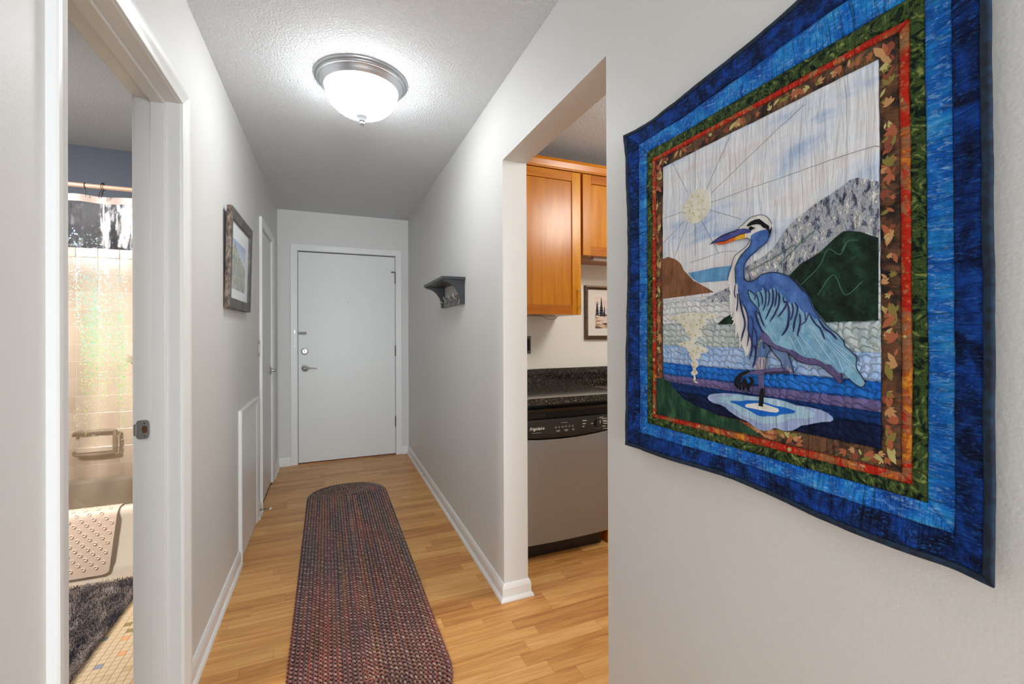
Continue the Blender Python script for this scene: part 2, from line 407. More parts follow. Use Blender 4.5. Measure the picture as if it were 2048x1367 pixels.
# entry door
d3 = empty('door_3', (.16, YB, 0), 'wide flat white entry door with silver lever at the end of the hallway', 'door', None, 'structure')
bm = B(); w_ = .060
for base, d in ((EX0-.003, -1), (EX1+.003, 1)):
    pr = [(0, 0), (0, .014), (.003, .016), (w_-.004, .016), (w_, .012), (w_, 0)]; n = len(pr)
    A = [bm.verts.new((base+d*a, YB-b, 0)) for a, b in pr]; C = [bm.verts.new((base+d*a, YB-b, EZ+.003+a)) for a, b in pr]
    for i in range(n): bm.faces.new((A[i], A[(i+1) % n], C[(i+1) % n], C[i]))
    bm.faces.new(A); bm.faces.new(C)
A = [bm.verts.new((EX0-.003-a, YB-b, EZ+.003+a)) for a, b in pr]; C = [bm.verts.new((EX1+.003+a, YB-b, EZ+.003+a)) for a, b in pr]
for i in range(n): bm.faces.new((A[i], A[(i+1) % n], C[(i+1) % n], C[i]))
bm.faces.new(A); bm.faces.new(C); bmesh.ops.recalc_face_normals(bm, faces=bm.faces)
obj('casing', bm, trim_paint, d3)
bm = B(); box(bm, EX0-.02, EX0, YB, YB+.12, 0, EZ+.015); box(bm, EX1, EX1+.02, YB, YB+.12, 0, EZ+.015); box(bm, EX0, EX1, YB, YB+.12, EZ, EZ+.015)
obj('jamb', bm, trim_paint, d3)
obj('door_gap_shade', bx(EX0, EX1, YB+.05, YB+.11, 0, EZ), black_gap, d3)  # black block behind the panel paints the shade in the door gaps
sl = obj('door_panel', bx(EX0+.004, EX1-.004, YB+.001, YB+.044, .012, EZ-.010, .0012), door_paint, d3)
obj('threshold', bx(EX0, EX1, YB-.002, YB+.05, 0, .006), wood('threshold_wood', [(.3, srgb(120, 66, 32)), (.7, srgb(160, 96, 50))], 'x'), d3)
lever(-.235, YB+.001, .922, (0, -1, 0), (1, 0, 0), d3, .108)
b_ = lathe(B(), [(0, 0), (.033, 0), (.033, -.006), (.030, -.012), (.022, -.014), (.021, -.011), (.017, -.011), (.016, -.016), (0, -.016)], 28, (-.238, YB+.001, 1.086), 'y')
db = obj('deadbolt', b_, nickel, d3, smooth=True)
obj('thumb_turn', bx(-.2415, -.2345, YB-.034, YB-.015, 1.074, 1.098, .002), nickel, db)
b_ = B(); box(b_, -.292, -.222, YB-.004, YB+.001, 1.247, 1.273, 0, .001); box(b_, -.292, -.222, YB-.010, YB-.003, 1.247, 1.253, 0, .001); box(b_, -.292, -.222, YB-.010, YB-.003, 1.267, 1.273, 0, .001)
obj('chain_track', b_, M('worn_track_metal', (.30, .29, .28, 1), .6, .3).m, d3)
cg = obj('chain_bracket', bx(-.332, -.317, YB-.022, YB-.016, 1.262, 1.292, .001), nickel, d3)
b_ = B()
for i in range(13):
    z = 1.256-i*.0098; c = Vector((-.3245, YB-.024, z)); e = (Vector((1, 0, 0)), Vector((0, 1, 0)))[i % 2]
    tube(b_, [c+e*.0042*math.cos(a)+Vector((0, 0, 1))*.0068*math.sin(a) for a in [q*math.pi/5 for q in range(10)]], .0013, 5, True)
lathe(b_, [(0, .004), (.006, .004), (.006, -.001), (.002, -.003), (0, -.003)], 10, (-.3245, YB-.024, 1.125), 'z')
obj('security_chain', b_, chrome, d3, smooth=True)
obj('peephole', lathe(B(), [(0, -.003), (.004, -.003), (.0075, -.002), (.008, 0), (0, 0)], 16, (.161, YB+.001, 1.57), 'y'), nickel, d3, smooth=True)
for z in (1.828, 1.075, .34):
    b_ = tube(B(), [(EX1-.001, YB-.004, z-.055), (EX1-.001, YB-.004, z+.055)], .007, 10); obj('hinge', b_, dark_metal, d3, smooth=True)
b_ = B(); tube(b_, [(EX1, YB-.012, 1.888), (EX1-.008, YB-.03, 1.888)], .004, 8); tube(b_, [(EX1-.004, YB-.022, 1.888), (EX1-.045, YB-.016, 1.888)], .005, 8)
obj('hinge_pin_stop', b_, dark_metal, d3, smooth=True)

# access panel low on the left wall
ap = empty('access_panel', (XL, 3.1, 0), 'white framed access panel low on the left wall beside the closet', 'panel')
obj('cover', bx(XL, XL+.008, 2.85, 3.37, .003, .80, .001), trim_paint, ap)
bm = B(); AW = .052; y0, y1, z1 = 2.803, 3.42, .838
for base, d in ((y0+AW, -1), (y1-AW, 1)):
    pr = cas_prof(AW, .012, .017); n = len(pr)
    A = [bm.verts.new((XL+b, base+d*a, 0)) for a, b in pr]; C = [bm.verts.new((XL+b, base+d*a, z1-AW+a)) for a, b in pr]
    for i in range(n): bm.faces.new((A[i], A[(i+1) % n], C[(i+1) % n], C[i]))
    bm.faces.new(A); bm.faces.new(C)
A = [bm.verts.new((XL+b, y0+AW-a, z1-AW+a)) for a, b in pr]; C = [bm.verts.new((XL+b, y1-AW+a, z1-AW+a)) for a, b in pr]
for i in range(n): bm.faces.new((A[i], A[(i+1) % n], C[(i+1) % n], C[i]))
bm.faces.new(A); bm.faces.new(C); bmesh.ops.recalc_face_normals(bm, faces=bm.faces)
obj('frame', bm, trim_paint, ap, smooth=True)
obj('screw', lathe(B(), [(0, .0095), (.003, .0095), (.0035, .008), (0, .008)], 8, (XL, 3.33, .52), 'x'), dark_metal, ap)
# switch plate
sw = tag(obj('switch_plate', bx(XL, XL+.005, 3.50, 3.562, 1.098, 1.214, .002), M('taupe_plate', srgb(168, 150, 136), .4).m), 'taupe light switch plate beside the closet door casing', 'light switch')
obj('rocker', bx(XL+.004, XL+.009, 3.519, 3.543, 1.125, 1.187, .001), white_plastic, sw)
# spring door stop
ds = empty('door_stop', (XL+.012, 3.495, .042), 'thin spring door stop with white tip on the left baseboard', 'door stop')
b_ = B(); pts = [(XL+.012+.058*i/90, 3.495+.004*math.cos(i*.9), .042+.004*math.sin(i*.9)) for i in range(91)]
tube(b_, pts, .0009, 5); lathe(b_, [(0, .0), (.009, 0), (.007, .005), (0, .006)], 12, (XL+.011, 3.495, .042), 'x')
obj('spring', b_, dark_metal, ds, smooth=True)
obj('tip', lathe(B(), [(0, 0), (.0055, 0), (.006, .006), (.005, .014), (0, .015)], 12, (XL+.069, 3.495, .042), 'x'), white_plastic, ds, smooth=True)
# small hook on right baseboard
b_ = B(); tube(b_, [(XR-.012, 3.75, .062), (XR-.03, 3.75, .062)], .002, 6); tube(b_, spline([(XR-.03, 3.75, .074), (XR-.036, 3.75, .066), (XR-.036, 3.75, .054), (XR-.03, 3.75, .046)], 3), .002, 6)
tag(obj('baseboard_hook', b_, chrome, smooth=True), 'tiny metal hook on the right hallway baseboard', 'hook')
# ------------------------------------------------------------------ ceiling lamp
LX, LY = .136, 2.180
lamp = empty('ceiling_lamp', (LX, LY, H), 'round flush ceiling lamp with nickel rim and glowing white glass bowl', 'ceiling lamp')
prof = [(0, 0), (.206, 0), (.207, -.004), (.205, -.008), (.199, -.011), (.196, -.012), (.197, -.017), (.193, -.021), (.188, -.021), (.184, -.024), (.180, -.034), (.172, -.044), (.168, -.048), (.162, -.049), (.160, -.045), (.15, -.04), (0, -.04)]
obj('rim', lathe(B(), prof, 96, (LX, LY, H)), pan_metal, lamp, smooth=True)
k = M('lit_white_glass', (1, 1, 1, 1), .3); k.set('Emission Color', (.94, .98, 1, 1)); k.set('Emission Strength', 31.0)
bp = [(.161, -.046)]+[(.161*math.cos(a)**.9, -.046-.120*math.sin(a)) for a in [q*math.pi/2/14 for q in range(1, 14)]]+[(0, -.166)]
obj('glass_bowl', lathe(B(), bp, 72, (LX, LY, H)), k.m, lamp, smooth=2)
fp = [(0, -.160), (.024, -.162), (.025, -.166), (.020, -.172), (.014, -.181), (.013, -.186), (.009, -.188), (.008, -.191), (.011, -.195), (.0115, -.200), (.008, -.206), (.004, -.210), (.003, -.214), (0, -.216)]
obj('finial', lathe(B(), fp, 32, (LX, LY, H)), M('finial_metal', (.26, .265, .27, 1), .5, .5).m, lamp, smooth=True)

# ------------------------------------------------------------------ braided runner rug
RUGM = M('braided_wool', rough=.85); kk = RUGM
kk.set('Base Color', kk.node('ShaderNodeVertexColor', layer_name='yarn').outputs[0]); kk.set('Sheen Weight', .25)
kk.bump(kk.noise(kk.co(), 1500, 2), .3, .0006)
rug = empty('braided_rug', (.12, 2.67, 0), 'oval braided runner rug in maroon, slate and tan on the laminate floor', 'rug')
YC = [srgb(*c) for c in ((118, 54, 56), (58, 50, 68), (138, 66, 52), (86, 78, 60), (66, 58, 74), (118, 86, 58), (98, 44, 56), (50, 54, 60), (150, 78, 56), (102, 62, 78))]
LIGHT = srgb(196, 172, 156)
def ico():
    b_ = B(); bmesh.ops.create_uvsphere(b_, u_segments=6, v_segments=5, radius=1); b_.verts.ensure_lookup_table()
    V = [v.co.copy() for v in b_.verts]; Fc = [[v.index for v in f.verts] for f in b_.faces]; b_.free(); return V, Fc
LV, LF = ico()
def rug_path(r, y0, y1, xc0, xc1, step, phase=0):
    pts = []; e = 2.25
    for i in range(40):
        a = math.pi*i/40; c, s = math.cos(a), math.sin(a)
        pts.append((r*math.copysign(abs(c)**(2/e), c), y1+r*1.0*abs(s)**(2/e)))
    for i in range(40):
        a = math.pi+math.pi*i/40; c, s = math.cos(a), math.sin(a)
        pts.append((r*math.copysign(abs(c)**(2/e), c), y0-r*1.0*abs(s)**(2/e)))
    pts = [Vector((x+xc0+(xc1-xc0)*(y-1.4)/2.55, y, 0)) for x, y in pts]; pts.append(pts[0])
    out = []; acc = step*2*phase
    for a, b in zip(pts, pts[1:]):
        L = (b-a).length
        while acc < L: out.append((a.lerp(b, acc/L), (b-a).normalized())); acc += step
        acc -= L
    return out
NB = 17; BW = .2880/NB; rr = random.Random(3)
base_b = B()
pp = rug_path(.284, 1.69, 3.66, .137, .113, .05)
vs = [base_b.verts.new((p.x, p.y, .0005)) for p, t in pp]; f = base_b.faces.new(vs)
ex = bmesh.ops.extrude_face_region(base_b, geom=[f]); [setattr(v.co, 'z', .0045) for v in ex['geom'] if isinstance(v, bmesh.types.BMVert)]
bmesh.ops.recalc_face_normals(base_b, faces=base_b.faces)
obj('backing', base_b, M('rug_backing', srgb(44, 32, 34), .95).m, rug)
for kx in range(NB):
    r = .288-(kx+.5)*BW
    if r < .012: r = .010
    path = rug_path(r, 1.69, 3.66, .137, .113, .0112, rr.random())
    V, Fa, C = [], [], []
    s = 0; ci = rr.randrange(len(YC)); cj = rr.randrange(len(YC)); hold = 0
    ys = [rr.randrange(len(YC)) for _ in range(400)]
    seglen = rr.uniform(18, 40)
    for i, (p, t) in enumerate(path):
        side = 1 if i % 2 else -1
        n = Vector((-t.y, t.x, 0)); ang = side*math.radians(33)
        d = (t*math.cos(ang)+n*math.sin(ang)); q = Vector((-d.y, d.x, 0))
        c0 = p+n*side*BW*.23+Vector((0, 0, .0052))
        u = i/seglen; a, b = YC[ys[int(u) % 400]], YC[ys[(int(u)+1) % 400]]; fr = u-int(u)
        col = [a[j]*(1-fr)+b[j]*fr for j in range(3)]
        fl_ = rr.random()
        if i % 2: g = .72 if i % 4 == 1 else .34; g *= rr.uniform(.4, 1.15); g = min(g, 1); col = [col[j]*(1-g)+LIGHT[j]*g for j in range(3)]
        elif fl_ < .45: col = [c_*.55 for c_ in col]
        red = .5+.5*math.tanh((2.25-p.y)*1.3)  # near end redder, partly yarn hue and partly light put into the colour
        warm = srgb(168, 88, 62); g = .36*red
        col = [col[j]*(1-g)+warm[j]*g for j in range(3)]
        j_ = rr.uniform(.85, 1.15); col = [min(1, c_*j_) for c_ in col]
        o0 = len(V)
        lx, ly, lz = .0112, BW*.29, .0048+rr.uniform(-.0004, .0006)
        for v in LV:
            w_ = d*v.x*lx+q*v.y*ly; V.append((c0.x+w_.x, c0.y+w_.y, c0.z+v.z*lz+.0010*side*v.x)); C.append((*col, 1))
        Fa += [[x_+o0 for x_ in f_] for f_ in LF]
    o = obj('braid', (V, [], Fa), RUGM.m, rug, smooth=2)
    at = o.data.color_attributes.new('yarn', 'FLOAT_COLOR', 'POINT')
    at.data.foreach_set('color', [x_ for c_ in C for x_ in c_])

# ------------------------------------------------------------------ wall shelf with hooks
blk = M('satin_black_shelf', (.022, .024, .025, 1), .38).m
sh = empty('wall_shelf', (XR, 2.85, 1.59), 'small black wall shelf with curved brackets and coat hooks', 'shelf')
SYa, SYb = 2.578, 3.135
obj('shelf_board', bx(.607, XR, SYa, SYb, 1.580, 1.598, .0015), blk, sh)
def bracket(y0):
    pts = [(.617, 1.580), (.7516, 1.580), (.7516, 1.436), (.7255, 1.436)]
    for i in range(1, 13):
        a = i/12*math.pi/2; pts.append((.7255-.1085*(1-math.cos(a)), 1.445+.125*math.sin(a)))
    b_ = B(); A = [b_.verts.new((x, y0, z)) for x, z in pts]; C = [b_.verts.new((x, y0+.016, z)) for x, z in pts]; n = len(pts)
    b_.faces.new(A); b_.faces.new(C[::-1])
    for i in range(n): b_.faces.new((A[i], A[(i+1) % n], C[(i+1) % n], C[i]))
    bmesh.ops.recalc_face_normals(b_, faces=b_.faces); return b_
for y in (SYa+.016, SYb-.035): obj('bracket', bracket(y), blk, sh)
obj('hook_rail', bx(XR-.014, XR, SYa+.03, SYb-.033, 1.437, 1.502, .001), M('dark_grey_rail', (.13, .125, .12, 1), .35, .1).m, sh)
for i in range(4):
    y = SYa+.085+i*.125
    b_ = B(); lathe(b_, [(0, 0), (.009, 0), (.009, -.003), (0, -.004)], 12, (XR-.014, y, 1.472), 'x')
    tube(b_, spline([(XR-.016, y, 1.474), (XR-.034, y, 1.470), (XR-.050, y, 1.482), (XR-.056, y, 1.502)], 4), [.0035]*12+[.0045], 8)
    tube(b_, [(XR-.014, y, 1.470), (XR-.020, y, 1.445), (XR-.024, y, 1.440)], .0022, 8)
    obj('coat_hook', b_, nickel if i else chrome, sh, smooth=True)

# ------------------------------------------------------------------ picture on the left wall
pf = empty('framed_picture', (XL, 2.735, 1.386), 'framed landscape print in a weathered grey frame on the left wall', 'picture')
k = M('weathered_frame', rough=.55); v = k.co((1, 1, 1)); n1 = k.noise(v, 60, 5, .7); n2 = k.noise(v, 14, 3)
k.set('Base Color', k.ramp(k.math('ADD', k.math('MULTIPLY', n1, .6), k.math('MULTIPLY', n2, .4)), [(.35, srgb(62, 60, 58)), (.5, srgb(92, 89, 86)), (.62, srgb(118, 112, 106))])); k.bump(n1, .4, .003)
fmat = k.m
k = M('weathered_frame_side', rough=.6); v = k.co((1, 1, .4)); n1 = k.noise(v, 90, 5, .7)
k.set('Base Color', k.ramp(n1, [(.38, srgb(50, 40, 36)), (.5, srgb(104, 88, 76)), (.62, srgb(150, 136, 124))])); fside = k.m
y0, y1, z0, z1, fw = 2.442, 3.030, 1.386, 1.872, .050
lean = .012/.486
def fx(z): return XL+.0045+(z-z0)*lean
def frame_ring(bm, y0, y1, z0, z1, fw, t, side_mi=1):
    o_ = [(y0, z0), (y1, z0), (y1, z1), (y0, z1)]; i_ = [(y0+fw, z0+fw), (y1-fw, z0+fw), (y1-fw, z1-fw), (y0+fw, z1-fw)]
    ob_ = [bm.verts.new((fx(z), y, z)) for y, z in o_]; of = [bm.verts.new((fx(z)+t, y, z)) for y, z in o_]
    inf = [bm.verts.new((fx(z)+t-.003, y, z)) for y, z in i_]; ib = [bm.verts.new((fx(z)+.004, y, z)) for y, z in i_]
    for i in range(4):
        j = (i+1) % 4
        f = bm.faces.new((ob_[i], ob_[j], of[j], of[i])); f.material_index = side_mi
        bm.faces.new((of[i], of[j], inf[j], inf[i])); bm.faces.new((inf[i], inf[j], ib[j], ib[i])); bm.faces.new((ib[i], ib[j], ob_[j], ob_[i]))
    bmesh.ops.recalc_face_normals(bm, faces=bm.faces)
b_ = B(); frame_ring(b_, y0, y1, z0, z1, fw, .022); obj('frame', b_, [fmat, fside], pf)
def slab(y0, y1, z0, z1, t, mat, name, par):
    b_ = B(); vv = [b_.verts.new((fx(z)+tt, y, z)) for tt in (.006, t) for y, z in ((y0, z0), (y1, z0), (y1, z1), (y0, z1))]
    b_.faces.new(vv[:4]); b_.faces.new(vv[4:][::-1])
    for i in range(4): b_.faces.new((vv[i], vv[(i+1) % 4], vv[4+(i+1) % 4], vv[4+i]))
    bmesh.ops.recalc_face_normals(b_, faces=b_.faces); return obj(name, b_, mat, par)
slab(y0+.04, y1-.04, z0+.04, z1-.04, .010, M('white_mat_board', (.80, .83, .84, 1), .25).m, 'mat_board', pf)
k = M('faded_landscape_print', rough=.25); c = k.co()
sep = k.node('ShaderNodeSeparateXYZ', {0: c}); yy, zz = sep.outputs[1], sep.outputs[2]
ridge = k.math('ADD', k.math('MULTIPLY', k.math('ABSOLUTE', k.math('SUBTRACT', yy, 2.60)), .32), k.math('MULTIPLY', k.noise(c, 14, 4), .10))
t_ = k.math('SUBTRACT', zz, k.math('SUBTRACT', 1.76, ridge))
hillc = k.ramp(k.noise(c, 30, 4), [(.35, srgb(124, 132, 124)), (.65, srgb(172, 170, 150))])
skyc = k.ramp(k.math('MULTIPLY', k.math('SUBTRACT', zz, 1.62), 8), [(0, srgb(205, 210, 214)), (1, srgb(140, 166, 204))])
k.set('Base Color', k.mix(k.math('GREATER_THAN', t_, 0), hillc, skyc))
slab(2.506, 2.885, 1.488, 1.735, .0112, k.m, 'print', pf)

# ------------------------------------------------------------------ kitchen
FY = 2.43                                   # face of the upper doors
def shaker(name, x0, x1, z0, z1, fy, parent, sw=.062, t=.020):
    """five-piece door: two stiles, two rails, recessed panel"""
    e = obj(name, bx(x0+sw-.004, x1-sw+.004, fy+.008, fy+.014, z0+sw-.004, z1-sw+.004), cab_wood_z, parent)
    for a, b in ((x0, x0+sw), (x1-sw, x1)): obj('stile', bx(a, b, fy, fy+t, z0, z1, .0012), cab_wood_z, e)
    for a, b in ((z0, z0+sw-.006), (z1-sw+.006, z1)): obj('rail', bx(x0+sw+.0004, x1-sw-.0004, fy+.0004, fy+t, a, b, .0012), cab_wood_x, e)
    return e
ucl = empty('wall_cabinet', (1.17, KY, 1.372), 'tall honey wood wall cabinet with shaker door and bar handle', 'kitchen cabinet')
obj('carcass', bx(XR+TW+.002, 1.476, FY+.021, KY, 1.372, 2.274), cab_wood_z, ucl)
shaker('door', .884, 1.4665, 1.372, 2.268, FY, ucl)
b_ = B(); tube(b_, [(1.4515, FY-.032, 1.392), (1.4515, FY-.032, 1.552)], .0055, 12)
for z in (1.420, 1.524): tube(b_, [(1.4515, FY, z), (1.4515, FY-.032, z)], .004, 10)
obj('bar_handle', b_, M('brushed_bar_handle', (.80, .74, .62, 1), .4, .3).m, ucl, smooth=True)
ucr = empty('wall_cabinet', (1.95, KY, 1.75), 'short honey wood wall cabinet above the sink and painting', 'kitchen cabinet')
obj('carcass', bx(1.478, 2.42, FY+.021, KY, 1.752, 2.274), cab_wood_x, ucr)
shaker('door', 1.483, 1.946, 1.752, 2.268, FY, ucr); shaker('door', 1.952, 2.415, 1.752, 2.268, FY, ucr)
b_ = prism(B(), [(0, 0), (.024, 0), (.026, .006), (.024, .012), (.030, .045), (.036, .054), (.036, .060), (0, .060)], (XR+TW+.001, FY+.022, 2.2745), (2.43, FY+.022, 2.2745), (0, -1, 0), (0, 0, 1))
structure('trim_1', b_, cab_wood_x, 'honey wood crown strip along the top of the wall cabinets', 'cabinet trim')
# under-cabinet strip light and cables
ul = tag(obj('strip_light', bx(1.60, 1.95, FY+.06, FY+.10, 1.740, 1.7515, .002), white_plastic), 'white under-cabinet strip light beneath the short wall cabinet', 'light fixture')
obj('lens', bx(1.61, 1.94, FY+.064, FY+.096, 1.7375, 1.7405), M('frosted_lens', (.9, .9, .86, 1), .3).m, ul)
b_ = tube(B(), spline([(1.49, FY+.05, 1.7495), (1.53, FY+.055, 1.744), (1.57, FY+.06, 1.7405), (1.605, FY+.07, 1.744)], 4), .002, 6)
obj('cord', b_, dark_metal, ul, smooth=True)
for i, (pp_, lb) in enumerate((([(.89, 2.55, 1.362), (1.0, 2.54, 1.368), (1.07, 2.50, 1.352), (1.135, 2.47, 1.366), (1.18, 2.47, 1.3715)], 'thin grey cable looped under the tall wall cabinet at its left'),
                               ([(1.15, 2.47, 1.3715), (1.20, 2.47, 1.365), (1.265, 2.48, 1.344), (1.315, 2.49, 1.350), (1.345, 2.50, 1.3715)], 'thin grey cable sagging below the middle of the tall wall cabinet'))):
    tag(obj('cable', tube(B(), spline(pp_, 6), .0018, 6), M('grey_cable', (.22, .21, .2, 1), .5).m, smooth=True), lb, 'cable')
# outlet plate at left
op = tag(obj('outlet_plate', bx(1.228, 1.272, KY-.006, KY, 1.115, 1.236, .002), M('dark_plate', (.10, .10, .10, 1), .4).m), 'dark outlet plate on the kitchen wall above the counter', 'outlet')
obj('socket', bx(1.240, 1.262, KY-.008, KY-.005, 1.135, 1.216, .001), black_gap, op)

# granite worktop
k = M('black_speckled_granite', rough=.10); v = k.co()
c1 = k.vor(v, 300, out='Color'); bw = k.node('ShaderNodeRGBToBW', {0: c1}).outputs[0]
c2 = k.vor(v, 150, out='Color'); bw2 = k.node('ShaderNodeRGBToBW', {0: c2}).outputs[0]
a_ = k.ramp(bw, [(0, (.010, .009, .008)), (.60, (.018, .016, .014)), (.74, (.16, .13, .10)), (.88, (.62, .56, .48))], 'CONSTANT')
b2 = k.ramp(bw2, [(0, (.01, .01, .009)), (.55, (.018, .016, .014)), (.8, (.05, .04, .032))], 'CONSTANT')
k.set('Base Color', k.mix(.4, a_, b2)); granite = k.m
wt = empty('worktop', (2.0, 2.45, .874), 'polished black speckled granite worktop with low upstand', 'worktop')
b_ = B(); Sx0, Sx1, Sy0, Sy1 = 1.553, 2.25, 2.225, 2.690; zt, zb, yf_, xe = .914, .876, 2.120, 3.198
box(b_, XR+TW+.001, Sx0, yf_, KY-.02, zb, zt); box(b_, Sx1, xe, yf_, KY-.02, zb, zt); box(b_, Sx0, Sx1, yf_, Sy0, zb, zt); box(b_, Sx0, Sx1, Sy1, KY-.02, zb, zt)
obj('slab', b_, granite, wt)
obj('upstand', bx(XR+TW+.001, xe, KY-.02, KY, zb, 1.010, .0015), granite, wt)
obj('edge_highlight', tube(B(), [(XR+TW+.001, yf_+.001, zt-.001), (xe, yf_+.001, zt-.001)], .0022, 8), M('pale_edge_highlight', (.5, .47, .42, 1), .12, .4).m, wt, smooth=True)  # pale bar paints a highlight along the black slab's front edge
# sink
steel = M('brushed_steel', (.60, .585, .56, 1), .3, 1); steel.bump(steel.noise(steel.co((1, 1, 60)), 20, 2), .03, .001)
b_ = B(); s0 = .0015
def sink_bm():
    x0, x1, y0, y1, zt_, zb_ = Sx0-.004, Sx1+.004, Sy0-.004, Sy1+.004, zb-.0005, .70
    box(b_, x0-.002, x0, y0, y1, zb_, zt_); box(b_, x1, x1+.002, y0, y1, zb_, zt_); box(b_, x0, x1, y0-.002, y0, zb_, zt_); box(b_, x0, x1, y1, y1+.002, zb_, zt_); box(b_, x0, x1, y0, y1, zb_-.002, zb_)
sink_bm(); snk = empty('sink', (1.9, 2.36, .70), 'stainless steel undermount sink set in the granite worktop', 'sink')
obj('basin', b_, steel.m, snk)
obj('drain', lathe(B(), [(0, .002), (.04, .002), (.045, 0), (0, 0)], 24, (1.9, 2.36, .70)), dark_metal, snk)
# base cabinets right of dishwasher
bc = empty('base_cabinet', (2.2, KY, 0), 'honey wood sink base cabinet right of the dishwasher', 'kitchen cabinet')
b_ = B(); box(b_, 1.528, 1.546, 2.225, KY, .1, .874); box(b_, 3.18, 3.2, 2.225, KY, .1, .874); box(b_, 1.546, 3.18, 2.70, KY, .1, .874); box(b_, 1.546, 3.18, 2.225, 2.70, .1, .12); obj('carcass', b_, cab_wood_z, bc)
obj('toe_kick', bx(1.520, 3.2, 2.300, 2.318, 0, .1), cab_wood_x, bc)
obj('end_panel', bx(1.528, 1.546, 2.24, 2.30, 0, .1), cab_wood_x, bc)
for x0_ in (1.548, 2.092, 2.636): shaker('door', x0_, x0_+.54, .108, .860, 2.205, bc)

# dishwasher
dw = empty('dishwasher', (1.2, 2.45, 0), 'stainless steel dishwasher with black control panel under the granite', 'dishwasher')
DX0, DX1 = .892, 1.506
gl_black = M('gloss_black_console', (.014, .012, .012, 1), .16).m
k = M('brushed_stainless_door', (.33, .385, .46, 1), .36, .85); v = k.co((3, 3, 700)); k.bump(k.noise(v, 1, 3), .06, .0006); k.set('Anisotropic', .5); ss = k.m
# door skin: slightly bowed, top edge curving under the console
NX, NZ = 28, 12; b_ = B(); G = []
def dwy(x): t = (x-DX0)/(DX1-DX0)*2-1; return 2.200-.014*(1-t*t)
for i in range(NX+1):
    x = DX0+.004+(DX1-DX0-.008)*i/NX; t = i/NX*2-1; top = .684-.016*(1-t*t); G.append([b_.verts.new((x, dwy(x), .100+(top-.100)*j/NZ)) for j in range(NZ+1)])
for i in range(NX):
    for j in range(NZ): b_.faces.new((G[i][j], G[i+1][j], G[i+1][j+1], G[i][j+1]))
r_ = bmesh.ops.extrude_edge_only(b_, edges=[e for e in b_.edges if e.is_boundary])
for v_ in [g for g in r_['geom'] if isinstance(g, bmesh.types.BMVert)]: v_.co.y = 2.225
bmesh.ops.recalc_face_normals(b_, faces=b_.faces)
door = obj('door', b_, ss, dw, smooth=True)
obj('body', bx(DX0, DX1, 2.225, 2.74, .10, .866), M('dishwasher_tub_sides', (.03, .03, .03, 1), .5).m, dw)
b_ = B(); G = []
zs = [(0, .012), (.006, .0), (.09, -.002), (.102, .002)]
for i in range(NX+1):
    x = DX0+(DX1-DX0)*i/NX; t = i/NX*2-1; bot = .688-.016*(1-t*t)
    G.append([b_.verts.new((x, dwy(x)-.006+o_, bot+(.782-bot)*z_/.102)) for z_, o_ in zs]+[b_.verts.new((x, dwy(x)+.02, .783))])
for i in range(NX):
    for j in range(4): b_.faces.new((G[i][j], G[i+1][j], G[i+1][j+1], G[i][j+1]))
r_ = bmesh.ops.extrude_edge_only(b_, edges=[e for e in b_.edges if e.is_boundary])
for v_ in [g for g in r_['geom'] if isinstance(g, bmesh.types.BMVert)]: v_.co.y = 2.226
bmesh.ops.recalc_face_normals(b_, faces=b_.faces)
con = obj('control_panel', b_, gl_black, dw, smooth=True)
obj('handle_recess', bx(DX0, DX1, 2.212, 2.2245, .783, .828), black_gap, dw)
b_ = B(); G = []
for i in range(NX+1):
    x = DX0+(DX1-DX0)*i/NX; y = dwy(x)-.008; G.append([b_.verts.new(p) for p in ((x, y+.012, .823), (x, y, .826), (x, y-.001, .840), (x, y+.006, .846), (x, 2.2245, .847), (x, 2.2245, .823))])
for i in range(NX):
    for j in range(6): b_.faces.new((G[i][j], G[i+1][j], G[i+1][(j+1) % 6], G[i][(j+1) % 6]))
b_.faces.new(G[0]); b_.faces.new(G[-1][::-1]); bmesh.ops.recalc_face_normals(b_, faces=b_.faces)
obj('handle_lip', b_, gl_black, dw, smooth=True)
for i in range(3): obj('vent_slat', bx(.99, 1.10, 2.2095, 2.212, .792+i*.009, .796+i*.009), gl_black, con)
obj('mounting_strip', bx(.90, 1.448, 2.195, 2.215, .862, .8685, .001), M('pale_strip', (.55, .48, .42, 1), .35, .4).m, dw)
obj('toe_panel', bx(DX0+.004, DX1-.01, 2.262, 2.275, 0, .10), M('black_toe_panel', (.012, .009, .008, 1), .35).m, dw)
inkw = M('white_ink', (.75, .72, .68, 1), .5).m; inkg = M('grey_ink', (.42, .40, .38, 1), .5).m
def text(body, x, z, size, mat, parent, y, shear=0, name='lettering', bold=0, rot=(math.pi/2, 0, 0)):
    c = bpy.data.curves.new(name, 'FONT'); c.body = body; c.size = size; c.shear = shear; c.offset = bold; c.extrude = .0001; c.resolution_u = 3
    t = bpy.data.objects.new(name, c); COL.objects.link(t); bpy.context.view_layer.update()
    me = bpy.data.meshes.new_from_object(t); bpy.data.objects.remove(t)
    me.transform(Matrix.Translation((x, y, z)) @ Matrix.Rotation(math.pi/2, 4, 'X')); me.materials.clear(); me.materials.append(mat)
    o = bpy.data.objects.new(name, me); COL.objects.link(o); adopt(o, parent); return o
py = lambda x: dwy(x)-.0085
text('Frigidaire', .990, .729, .024, inkw, con, py(1.05)-.0003, .35, bold=.0003)
obj('ink_line', bx(1.005, 1.062, py(1.03)-.0002, py(1.03), .7125, .7145), inkg, con)
for i in range(6):
    x = 1.150+i*.0215; o = obj('button', lathe(B(), [(0, -.0016), (.0022, -.0015), (.0026, 0), (0, 0)], 10, (x, py(x)+.001, .733), 'y'), inkw, con)
    a0 = B(); tube(a0, [(x+.0075*math.cos(a), py(x), .733+.0075*math.sin(a)) for a in [math.pi*q/8 for q in range(9)]], .0005, 4); obj('button_ring', a0, inkg, con)
